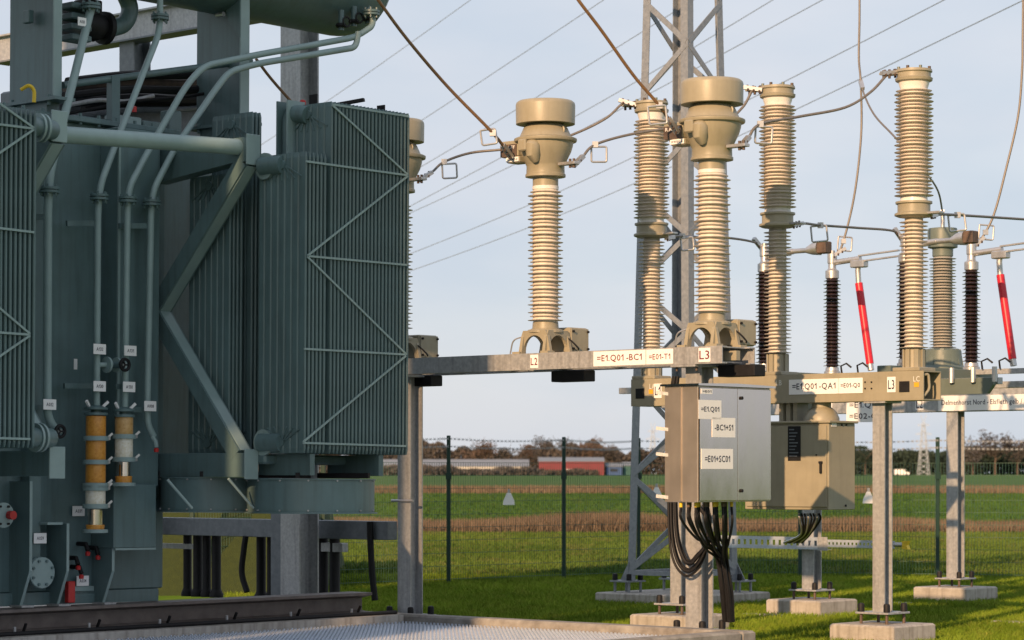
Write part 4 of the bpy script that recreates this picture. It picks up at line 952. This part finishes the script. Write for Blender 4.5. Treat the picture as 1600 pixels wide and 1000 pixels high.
# risers and headers from the cantilever brackets to the radiators
def bracket(ut, vt0, vt1, ub, vb0, vb1, um, vm):
    """cantilever: box beams top and bottom, V-brace back to the tank, pale end plates"""
    X1 = 1.40; yy = tp(ut, (vt0+vt1)/2, x=X1).y; w = .17
    for v0, v1, nm in ((vt0, vt1, 'upper'), (vb0, vb1, 'lower')):
        z0, z1 = tp(ut, v1, x=X1).z, tp(ut, v0, x=X1).z
        if nm == 'upper': MB().prism([(.09, z1-.02), (X1-.15, z1-.03), (X1-.005, z1-.03), (X1-.005, z0+.03), (X1-.2, z0+.03), (.09, z0-.08)], 'y', yy-w/2+.004, yy+w/2-.004).build('cantilever_beam', 'paint', pt)
        else: MB().box(.09, X1-.005, yy-w/2+.004, yy+w/2-.004, z0+.02, z1-.035, .004).build('cantilever_beam', 'paint', pt)
        MB().box(X1-.005, X1+.012, yy-w/2, yy+w/2, z0, z1, .004).build('end_plate', 'paint_light', pt)
    mid = tp(um, vm, y=yy); t0 = tp(ut-8, vt1-6, y=yy); t1 = tp(ub-12, vb0+10, y=yy)
    for e in (t0, t1):
        d = Vector((e.x-mid.x, 0, e.z-mid.z)).normalized()
        MB().bar((mid.x, yy, mid.z), (e.x, yy, e.z), .165, .15, up=(-d.z, 0, d.x)).build('brace', 'paint', pt)
        nrm = Vector((-d.z, 0, d.x)); nrm = nrm if nrm.x > 0 else -nrm
        MB().bar(Vector((mid.x, yy, mid.z))+nrm*.077, Vector((e.x, yy, e.z))+nrm*.077, .12, .006, up=nrm).build('brace_flange', 'paint_light', pt)
    return yy
yB2 = bracket(395, 210, 258, 389, 702, 749, 247, 487)
yB1 = bracket(92, 173, 222, 80, 698, 748, -60, 470)
zt2, zt1 = tp(395, 235, x=1.3).z, tp(92, 205, x=1.3).z
MB().tube([(1.28, yB1, zt1-.03), (1.28, yB2, zt2+.02)], .075, 18).build('spreader_tube', 'paint_light', pt, True)
def inlet(y0, y1, z, xm, sgn=1):
    o = MB().tube([(xm-.25, y0, z), (xm-.16, y0+(y1-y0)*.45, z), (xm, y1, z)], .085, 16).build('inlet_pipe', 'paint', pt, True)
    for t in (.22, .30): 
        yy = y0+(y1-y0)*t; MB().lathe([(.085,-.012),(.125,-.012),(.125,.010),(.085,.010)], (xm-.21, yy, z), 20, 'y').build('pipe_flange', 'paint_light', o, True)
inlet(yB2+.09, ya, ztopF-.10, (W1+FXR)/2); inlet(yB2+.09, ya, zbot+.10, (W1+FXR)/2)
inlet(yB1-.09, yn, zt1-.02, (W1+FXR)/2, -1); inlet(yB1-.09, yn, zbot+.10, (W1+FXR)/2, -1)
yr = tp(455, 200, x=1.42).y
MB().tube(rounded([(1.42, yB2+.15, ztopF-.10), (1.42, yr, ztopF-.08), (1.42, yr, ztopG-.06), (1.67, yG, ztopG-.10)], .16, 6), .085, 16).build('riser_pipe', 'paint', pt, True)
MB().box(1.33, 1.35, yr-.11, yr+.11, ztopF-.05, ztopG+.05).build('riser_web', 'paint', pt)
MB().box(1.47, 1.49, yr-.11, yr+.11, ztopF-.05, ztopG+.05).build('riser_web', 'paint_light', pt)
for y in (yG+.05, yG+.95):
    e = MB().prism([(1.62,ztopG-.02),(1.72,ztopG-.02),(1.72,ztopG+.10),(1.62,ztopG+.10)], 'y', y, y+.015); e.build('lifting_lug', 'black', pt)
MB().bar((1.60, yG+.42, ztopG+.05), (1.85, yG+.55, ztopG+.09), .05, .03).build('radiator_clip', 'black', pt)
MB().lathe([(.03,0),(.03,.05),(.01,.06)], (1.45, yr+.12, ztopG+.02), 10).build('vent_plug', 'redp', pt, True)
# fans below the radiators
def fan(u0, u1, v0, v1, x):
    c = tp((u0+u1)/2, (v0+v1)/2, x=x); d = 25.3; rad = (u1-u0)/2*d/F
    z0, z1 = tp((u0+u1)/2, v1, x=x).z, tp((u0+u1)/2, v0, x=x).z
    o = MB(); seg = 48; vs = []; pr = [(rad+.03,z0),(rad+.03,z0+.012),(rad,z0+.014),(rad,z1-.014),(rad+.012,z1-.012),(rad+.012,z1),(rad-.01,z1),(rad-.01,z0)]
    for r, z in pr: vs += [(c.x+r*math.cos(2*math.pi*k/seg), c.y+r*math.sin(2*math.pi*k/seg), z) for k in range(seg)]
    fs = []
    for i in range(8):
        j = (i+1) % 8
        for k in range(seg): fs.append((i*seg+k, i*seg+(k+1) % seg, j*seg+(k+1) % seg, j*seg+k))
    o.add(vs, fs); f = o.build('fan_ring', 'paint_light' if u0 > 300 and 0 else 'paint', pt, True)
    for k in range(14):
        a = 2*math.pi*k/14+.1
        for z in (z0+.03, z1-.02): MB().cyl((c.x+rad*math.cos(a), c.y+rad*math.sin(a), z), (c.x+(rad+.014)*math.cos(a), c.y+(rad+.014)*math.sin(a), z), .009, 6).build('ring_rivet', 'galv', f)
    MB().lathe([(.12,z0+.05),(.12,z1-.02),(.05,z1)], (c.x, c.y, 0), 16).build('fan_motor', 'black', f, True)
    bl = MB()
    for k in range(6):
        a = k*math.pi/3; bl.bar((c.x+.1*math.cos(a), c.y+.1*math.sin(a), z0+.16), (c.x+(rad-.04)*math.cos(a), c.y+(rad-.04)*math.sin(a), z0+.16), .16, .006, up=(-.5*math.sin(a), .5*math.cos(a), .85))
    bl.build('fan_blades', 'black', f)
    for k in range(5):
        a = k*1.256+.3; MB().bar((c.x+.1*math.cos(a), c.y+.1*math.sin(a), z1+.03), (c.x+(rad+.02)*math.cos(a), c.y+(rad+.02)*math.sin(a), z1+.03), .04, .05).build('fan_arm', 'black', f)
fan(388, 583, 748, 802, 1.45); fan(252, 420, 746, 800, .5)
zs = tp(500, 735, x=1.5).z
MB().box(1.25, 1.95, ya+.1, ya+.16, zs-.05, zbot-.005).build('fan_hanger', 'paint', pt)
MB().box(1.25, 1.95, yb_-.35, yb_-.29, zs-.05, zbot-.005).build('fan_hanger', 'paint', pt)
MB().box(1.2, 1.5, ya-.05, yb_-.1, zbot-.10, zbot-.006, .02).build('lower_header_cover', 'paint', pt)
for p in (((262,750),(300,794)), ((357,748),(396,794))): a, b = tp(*p[0], x=1.3), tp(*p[1], x=1.3); MB().cyl(a, b, .013, 8).build('stay_rod', 'paint_light', pt)

# ---- conservator, its supports and pipes
cxr = .58; cz = tp(480, 47, x=-.25).z+cxr; ce = tp(585, 0, x=-.1).y
MB().lathe([(.05,-9.0),(cxr,-8.9),(cxr,ce-.42),(cxr*.985,ce-.30),(cxr*.90,ce-.12),(cxr*.72,ce+.0),(cxr*.4,ce+.08),(.03,ce+.10)], (-.25, 0, cz), 40, 'y').build('conservator', 'paint', pt, True)
def support(uf0, uf1, ul, vb):
    xf = .10; y0, y1 = tp(uf0, 100, x=xf).y, tp(uf1, 100, x=xf).y; zb_ = tp(uf0, vb, x=xf).z
    z1 = cz+.1
    MB().box(-.62, xf-.02, (y0+y1)/2-.006, (y0+y1)/2+.05, zb_, z1).build('conservator_support', 'paint', pt)
    MB().box(xf-.02, xf, y0, y1, zb_, z1, .003).build('support_flange', 'paint_light', pt)
    MB().box(-.66, xf+.10, y0-.06, y1+.08, zb_-.03, zb_).build('support_foot', 'paint', pt)
    MB().box(-.5, .0, y0, y1+.05, ztank+.05, zb_-.03).build('support_stool', 'paint', pt)
    for xx in (-.5, .06): MB().cyl((xx, y0-.02, zb_-.07), (xx, y0-.02, zb_+.03), .02, 6).build('foot_bolt', 'paint', pt)
    return y0
s1 = support(84, 97, 5, 152); s2 = support(376, 390, 300, 190)
MB().prism([(.095, tp(385, 60, x=.1).z), (.095, cz), (-.3, cz), (-.08, tp(385, 30, x=.1).z)], 'y', s2-.01, s2-.004).build('support_gusset', 'paint', pt)
c = tp(42, 26, x=-.25); MB().box(-.30, -.20, s1-.06, s1, c.z-.06, c.z+.06, .006).build('lifting_block', 'paint', pt)
c = tp(345, 25, x=-.2); MB().cyl((c.x, s2-.05, c.z), (c.x+.10, s2-.05, c.z), .025, 8).build('bright_fitting', 'alu', pt, True)
# pipes: (pixels, x-plane, radius, flange px)
def pipe(pts, r, flanges, rad=.16, m='paint_light', name='oil_pipe'):
    P_ = [tp(u, v, x=x) for u, v, x in pts]; o = MB().tube(rounded(P_, rad, 6), r, 14).build(name, m, pt, True)
    for (u, v, x) in flanges:
        c = tp(u, v, x=x); q = MB()
        for dz in (-.026, .004): q.lathe([(r,dz),(r+.055,dz),(r+.055,dz+.022),(r,dz+.022)], (c.x, c.y, c.z), 18)
        f = q.build('pipe_flange', 'paint', o, True)
        for k in range(6):
            a = k*math.pi/3+.2; MB().cyl((c.x+(r+.035)*math.cos(a), c.y+(r+.035)*math.sin(a), c.z-.055), (c.x+(r+.035)*math.cos(a), c.y+(r+.035)*math.sin(a), c.z+.05), .011, 6).build('flange_bolt', 'paint', o)
    return o
pipe([(145,5,.0),(140,22,.0),(103,172,.2),(78,270,.35),(75,320,.35),(74,600,.35),(74,650,.35),(86,672,.35)], .040, [(77,297,.35),(142,10,.0)])
pipe([(250,-20,.0),(250,48,.0),(190,200,.3),(157,288,.4),(153,330,.4),(151,638,.4)], .032, [(155,308,.4),(250,27,0)])
pipe([(582,18,.35),(583,40,.35),(556,58,.35),(400,86,.35),(318,103,.35),(290,135,.35),(236,228,.35),(202,292,.45),(199,330,.45),(195,640,.45)], .032, [(200,312,.45),(580,20,.35)])
pipe([(560,50,.38),(556,74,.38),(400,100,.38),(358,112,.38),(338,138,.38),(273,232,.38),(240,296,.42),(236,330,.42),(230,640,.42),(231,664,.42),(240,682,.42)], .032, [(237,317,.42)])
pipe([(192,-15,-.4),(205,14,-.4),(196,38,-.4),(172,45,-.4)], .085, [], rad=.3, m='paint')
# Buchholz relay cluster behind the first pipe
c = tp(140, 40, x=-.42); q = MB()
q.lathe([(.10,-.3),(.16,-.29),(.16,-.24),(.11,-.23),(.14,-.1),(.15,.05),(.11,.15),(.16,.16),(.16,.21),(.09,.22)], (c.x, c.y, c.z), 20, 'y'); q.box(c.x-.10, c.x+.10, c.y-.12, c.y+.08, c.z+.05, c.z+.24, .01)
q.build('gas_relay', 'black', pt, True)
c = tp(113, 35, x=-.2)
for k in range(4): MB().box(c.x-.1, c.x+.1, c.y-.08, c.y+.16, c.z+.12-.10*k, c.z+.18-.10*k, .01).build('relay_housing', 'paint', pt)
# conservator end valves
for u, v in ((533, 40), (553, 34), (575, 30)):
    c = tp(u, v, x=.2); o = MB().tube([(c.x, c.y, c.z+.16), (c.x, c.y, c.z-.05)], .03, 10).build('drain_valve', 'paint', pt, True)
    MB().lathe([(.05,-.02),(.06,0),(.05,.02)], (c.x, c.y, c.z), 12).build('valve_body', 'black', o, True)
    MB().tube([(c.x+.08, c.y+.05*math.cos(t), c.z+.05*math.sin(t)+.03) for t in np.linspace(0, 6.0, 14)], .010, 6).build('hand_wheel', 'black', o, True)
# valves on pipes
def handwheel(u, v, x, r=.052):
    c = tp(u, v, x=x); o = MB().cyl((c.x-.12, c.y-.02, c.z), (c.x, c.y, c.z), .03, 10).build('valve', 'paint', pt, True)
    MB().lathe([(.012,-.02),(.02,.0),(.02,.02)], (c.x, c.y, c.z), 10, 'x').build('valve_stem', 'alu', o, True)
    q = MB(); q.tube([(c.x+.02, c.y+r*math.cos(t), c.z+r*math.sin(t)) for t in np.linspace(0, 2*math.pi, 19)[:-1]], .016, 8, closed=True)
    for k in range(3): a = k*2.094; q.cyl((c.x+.02, c.y, c.z), (c.x+.02, c.y+r*math.cos(a), c.z+r*math.sin(a)), .010, 6)
    q.build('hand_wheel', 'black', o, True)
handwheel(193, 570, .55); handwheel(92, 674, .45)
c0, c1 = tp(153, 570, x=.40), tp(186, 570, x=.45)
q = MB(); q.cyl(c0, c1, .024, 10); q.lathe([(.03,-.03),(.075,-.03),(.075,-.008),(.03,-.008)], tuple(c0.lerp(c1, .5)), 18, 'y'); q.lathe([(.03,.01),(.07,.01),(.07,.03),(.03,.03)], tuple(c0.lerp(c1, .8)), 18, 'y'); q.build('cross_valve', 'paint_light', pt, True)
c = tp(243, 690, x=.45); MB().tube([(c.x-.02,c.y-.03,c.z+.05),(c.x,c.y,c.z),(c.x,c.y+.01,c.z-.05)], .022, 8).build('drain_cock', 'paint_light', pt, True)
MB().lathe([(.022,-.03),(.026,0),(.012,.012)], (c.x, c.y+.01, c.z-.07), 10).build('red_cap', 'redp', pt, True)
# pipe clips
for u0, u1, v, x in ((104, 150, 349, .2), (186, 230, 353, .36), (100, 152, 603, .2), (180, 197, 604, .36), (50, 74, 637, .2), (206, 230, 640, .36), (54, 70, 339, .2)):
    a, b = tp(u0, v, x=x), tp(u1, v, x=x+.03); MB().bar(a, b, .03, .05).build('pipe_clip', 'paint', pt)
# number plates on the pipes
for u, v, x, t in ((155.5,545.5,.47,'A132'), (203.5,548,.52,'A131'), (155.5,603.5,.47,'A130'), (201.5,604.5,.52,'A130'), (77.5,632,.42,'A032'), (234.5,634.5,.49,'A008'), (122.5,798.5,.03,'A031'), (62.5,841,.16,'A039'), (129,907.5,.06,'A034')):
    c = tp(u, v, x=x); sign(pt, '+x', (x, c.y, c.z), .145, .095, [t], th=.032, tw=.55, name='number_plate')
c = tp(128, 34, x=.05); sign(pt, '+x', (.05, c.y, c.z), .10, .08, ['A030'], th=.03, tw=.6, name='number_plate')
# silica gel breathers
def breather(u, w, v_top, secs, v_glass, v_end, x):
    c = tp(u, 700, x=x); rr = w/2*23.6/F; Z = lambda v: tp(u, v, x=x).z
    cy, cx = c.y, c.x
    o = MB().lathe([(.03,Z(v_top-4)),(rr+.012,Z(v_top)),(rr+.012,Z(v_top)-.018),(rr*.5,Z(v_top)-.02),(rr*.5,Z(v_top)-.045),(rr+.012,Z(v_top)-.047),(rr+.012,Z(v_top)-.07),(rr*.9,Z(v_top)-.072)], (cx, cy, 0), 22).build('breather', 'paint', pt, True)
    o['label'] = 'silica gel breather with orange and white granules'
    for v0, v1, m in secs: MB().lathe([(rr*.93,Z(v1)),(rr*.95,Z(v1)+.004),(rr*.95,Z(v0)-.004),(rr*.93,Z(v0))], (cx, cy, 0), 24).build('gel_cylinder', m, o, True)
    bands = sorted({s[1] for s in secs if (s[1] != secs[-1][1])} | {secs[-1][1]})
    for v in bands:
        MB().lathe([(rr+.004,Z(v)-.022),(rr+.02,Z(v)-.02),(rr+.02,Z(v)+.02),(rr+.004,Z(v)+.022)], (cx, cy, 0), 22).build('clamp_band', 'paint_light', o, True)
        MB().box(cx-.02, cx+.03, cy+rr+.015, cy+rr+.055, Z(v)-.015, Z(v)+.02, .004).build('band_bolt', 'alu', o)
        MB().bar((cx, cy+rr+.03, Z(v)), (cx+.03, cy+rr+.075, Z(v)+.05), .015, .02).build('wing_nut', 'alu', o)
    for s in (-1, 1): MB().bar((cx, cy+s*rr*.8, Z(v_top)+.01), (cx+.02, cy+s*(rr+.03), Z(v_top)+.06), .02, .025).build('wing_nut', 'white', o)
    MB().lathe([(rr*.70,Z(v_glass[1])),(rr*.70,Z(v_glass[0]))], (cx, cy, 0), 22).build('oil_cup', 'stain', o, True)
    MB().lathe([(rr*.85,Z(v_end)+.03),(rr*.88,Z(v_glass[1])+.0),(rr*.6,Z(v_glass[1])+.002)], (cx, cy, 0), 22).build('oil_ring', 'orange', o, True)
    MB().lathe([(rr*.9,Z(v_end)),(rr+.02,Z(v_end)+.004),(rr+.02,Z(v_end)+.035),(rr*.8,Z(v_end)+.037)], (cx, cy, 0), 22).build('breather_base', 'paint_light', o, True)
breather(149.5, 34, 637, [(650,685,'orange'),(685,722,'orange'),(722,758,'amber' if 0 else 'orange'),(758,763,'orange'),(763,791,'palegel')], (796,820), 833, .40)
breather(193.5, 31, 640, [(652,682,'amber'),(682,718,'palegel')], (722,744), 760, .45)
# things lying on the tank cover: cable trunks, junctions
for i, (u0, v0, u1, v1, r, m, x) in enumerate([(105,128,372,108,.045,'black',-.7),(100,136,372,124,.05,'rust',-.8),(100,150,372,132,.04,'black',-.6),(110,160,372,150,.05,'black',-.9),(100,166,240,150,.022,'galv',-.5),(98,185,372,160,.03,'galv_dark',-.9),(105,178,372,135,.016,'black',-.5),(160,150,372,140,.06,'black',-1.2),(130,172,372,152,.05,'black',-1.0)]):
    a, b = tp(u0, v0, x=x), tp(u1, v1, x=x); MB().tube(spline([a, a.lerp(b, .35)+Vector((.02,0,.02)), a.lerp(b, .7)-Vector((.02,0,.02)), b]), r, 9).build('cable_trunk', m, pt, True)
MB().box(-2.2, -1.25, tp(90, 170, x=-1.25).y, tp(372, 170, x=-1.25).y, ztank+.05, tp(200, 146, x=-1.25).z, .02).build('cable_duct', 'galv_dark', pt)
a, b = tp(98, 133, x=-.15), tp(392, 95, x=-.15); MB().tube([a, b], .035, 10).build('guard_rail', 'paint', pt, True)
c = tp(177, 160, x=-.15); MB().box(-.19, -.11, c.y-.05, c.y+.05, ztank+.05, a.lerp(b, .29).z).build('rail_post', 'paint', pt)
for u, v, w, h_, m in ((200,182,.35,.12,'paint_light'),(240,186,.25,.10,'paint'),(275,180,.16,.24,'paint'),(150,186,.5,.06,'paint')):
    c = tp(u, v, x=-.2); MB().box(-.35, -.2, c.y-w/2, c.y+w/2, ztank+.05, ztank+.05+h_, .01).build('cover_fitting', m, pt)
c = tp(209, 172, x=-.2); MB().lathe([(.03,-.02),(.03,.03),(.01,.04)], (-.2, c.y, c.z), 10).build('red_cap', 'redp', pt, True)
pts = [tp(33, 140, x=.05), tp(45, 134, x=.12), tp(53, 142, x=.14), tp(53, 160, x=.14)]
MB().tube(spline(pts), .018, 8).build('earth_cable', 'yellowp', pt, True)

# ---- rail under the transformer
rl = thing('transformer_rail', 'brown steel rail beam under the transformer on the foundation edge', 'rail', frame(-19.45, 15, 0))
RF = frame(-19.45, 15, 0); re = px(RF, 571, 930, x=.24).y
MB().prism([(.02,.262),(.34,.262),(.34,.278),(.19,.30),(.19,.43),(.34,.46),(.34,.488),(.02,.488),(.02,.46),(.17,.43),(.17,.30),(.02,.278)], 'y', -6, re).build('rail_profile', 'rail', rl)
for i in range(7):
    y = re-.35-i*.85; o = MB().box(.345, .43, y-.05, y+.05, .257, .285, .004).build('rail_clamp', 'black', rl)
    MB().cyl((.39, y, .28), (.39, y, .335), .014, 8).build('clamp_bolt', 'galv', o); MB().bar((.36, y+.12, .29), (.40, y+.12, .36), .02, .02).build('clamp_pin', 'black', o)
bc = MB().tube(spline([(.42, -6, .272), (.44, -3, .275), (.42, -1, .272), (.45, 1, .275), (.43, 2.6, .272), (.44, re+.25, .275)], 10), .022, 8).build('ground_cable', 'black', None, True)
put(tag(bc, 'black cable lying along the foundation edge beside the rail', 'cable'), RF)

# ================================================================== behind the transformer
# galvanised posts and cross beams of the cable support frame
PF = frame(-20.4, 20.3); pf = thing('cable_support_frame', 'dark galvanised post and beam frame behind the radiators', 'support frame', PF)
xa = px(PF, 450, 860, y=0).x; xb = px(PF, 480, 860, y=.2).x
zb0, zb1 = px(PF, 560, 843, y=-.1).z, px(PF, 560, 814, y=-.1).z
bxl, bxr = px(PF, 246, 830, y=-.1).x, px(PF, 605, 830, y=-.1).x
MB().box(bxl-1, bxr, -.10, .06, zb0, zb1, .006).build('beam', 'galv_dark', pf)
MB().box(xa-.14, xa+.14, -.14, -.102, .26, 2.1, .004).build('post', 'galv_dark', pf)
MB().cyl((xb, .17, .26), (xb, .17, 2.0), .105, 20).build('round_post', 'galv', pf, True)
MB().box(px(PF, 495, 855, y=.1).x, px(PF, 538, 855, y=.1).x, .065, .16, px(PF, 510, 862, y=.1).z, px(PF, 510, 848, y=.1).z, .004).build('bracket', 'galv', pf)
MB().box(px(PF, 246, 855, y=.1).x, px(PF, 305, 855, y=.1).x, .07, .12, px(PF, 270, 857, y=.1).z, px(PF, 270, 849, y=.1).z).build('bracket', 'galv', pf)
for u, r in ((214,.055),(238,.05),(293,.05),(309,.055),(323,.05),(338,.055),(408,.055),(424,.05),(504,.065),(523,.06)):
    p = px(PF, u, 860, y=.12)
    o = tag(MB().lathe([(r*1.5,.26),(r*1.5,.30),(r*1.15,.34),(r,.36),(r,1.15)], seg=14).build('cable_riser', 'black', None, True), 'black cable riser standing on the foundation behind the transformer', 'cable', 'cable risers behind the transformer')
    put(o, PF @ Matrix.Translation((p.x, .12, 0)))
p = spline([px(PF, 384, 838, y=-.15), px(PF, 381, 860, y=-.15), px(PF, 378, 895, y=-.15), px(PF, 386, 925, y=-.15)]); put(tag(MB().tube(p, .035, 9).build('hanging_cable', 'black', None, True), 'black cable hanging loosely from the dark cross beam', 'cable'), PF)
p = spline([px(PF, 578, 815, y=-.13), px(PF, 579, 850, y=-.13), px(PF, 582, 900, y=-.13), px(PF, 586, 938, y=-.13)]); put(tag(MB().tube(p, .036, 9).build('hanging_cable', 'black', None, True), 'black cable running down from the end of the cross beam to the rail end', 'cable'), PF)
# portal seen above the tank
QF = frame(-22.0, 19.9); qf = thing('bus_portal', 'galvanised steel portal with cross beam and two tall posts behind the transformer', 'portal', QF)
u0_, u1_ = px(QF, 440, 90, y=0), px(QF, 497, 90, y=0)
xm = (u0_.x+u1_.x)/2; wq = .30
hsection(wq, wq, .02, .014, .0, 9.0, xm, 0).build('post', 'galv', qf)
pz0, pz1 = px(QF, 210, 62, y=-.1).z, px(QF, 210, 22, y=-.1).z
pxm = px(QF, 211, 90, y=0).x
hsection(.26, .26, .02, .014, .0, pz0, pxm, 0).build('post', 'galv_dark', qf)
MB().box(pxm-2.5, pxm+2.5, -.13, -.11, pz0, pz1).build('beam_web', 'galv', qf)
MB().box(pxm-2.5, pxm+2.5, -.20, .05, pz0-.02, pz0).build('beam_flange', 'galv_dark', qf)
MB().box(pxm-2.5, pxm+2.5, -.20, .05, pz1, pz1+.02).build('beam_flange', 'galv', qf)
# grassed bank behind
bk = MB(); bk.add([Vector(p) for p in [(-14,35.2,0),(-2.75,36.8,0),(-2.9,37.6,1.15),(-14,36,1.15),(-14,45,1.15),(-3.2,46,1.15),(-3.0,47,0),(-14,47,0)]], [(0,1,2,3),(3,2,5,4),(4,5,6,7),(1,6,5,2),(0,3,4,7)])
struct('grass_bank', bk, 'hedge')

# ================================================================== off to the left: two unseen walls added to shade the transformer, slot left to light the column
def shade_wall(label, c0, c1, Y, H):
    mb = MB(); k = .3054
    X0, X1 = c0-k*Y, c1-k*Y; mb.box(0, X1-X0, -.25, .25, -.2, H, .02)
    put(tag(mb.build('added_shade_wall', 'concrete'), label, 'wall'), frame(X0, Y))
shade_wall('tall unseen wall added to shade the transformer tank', -19, -13.33, 2.0, 14.5)
shade_wall('narrow unseen wall added to shade the far radiator bank', -13.08, -12.02, 2.0, 12)
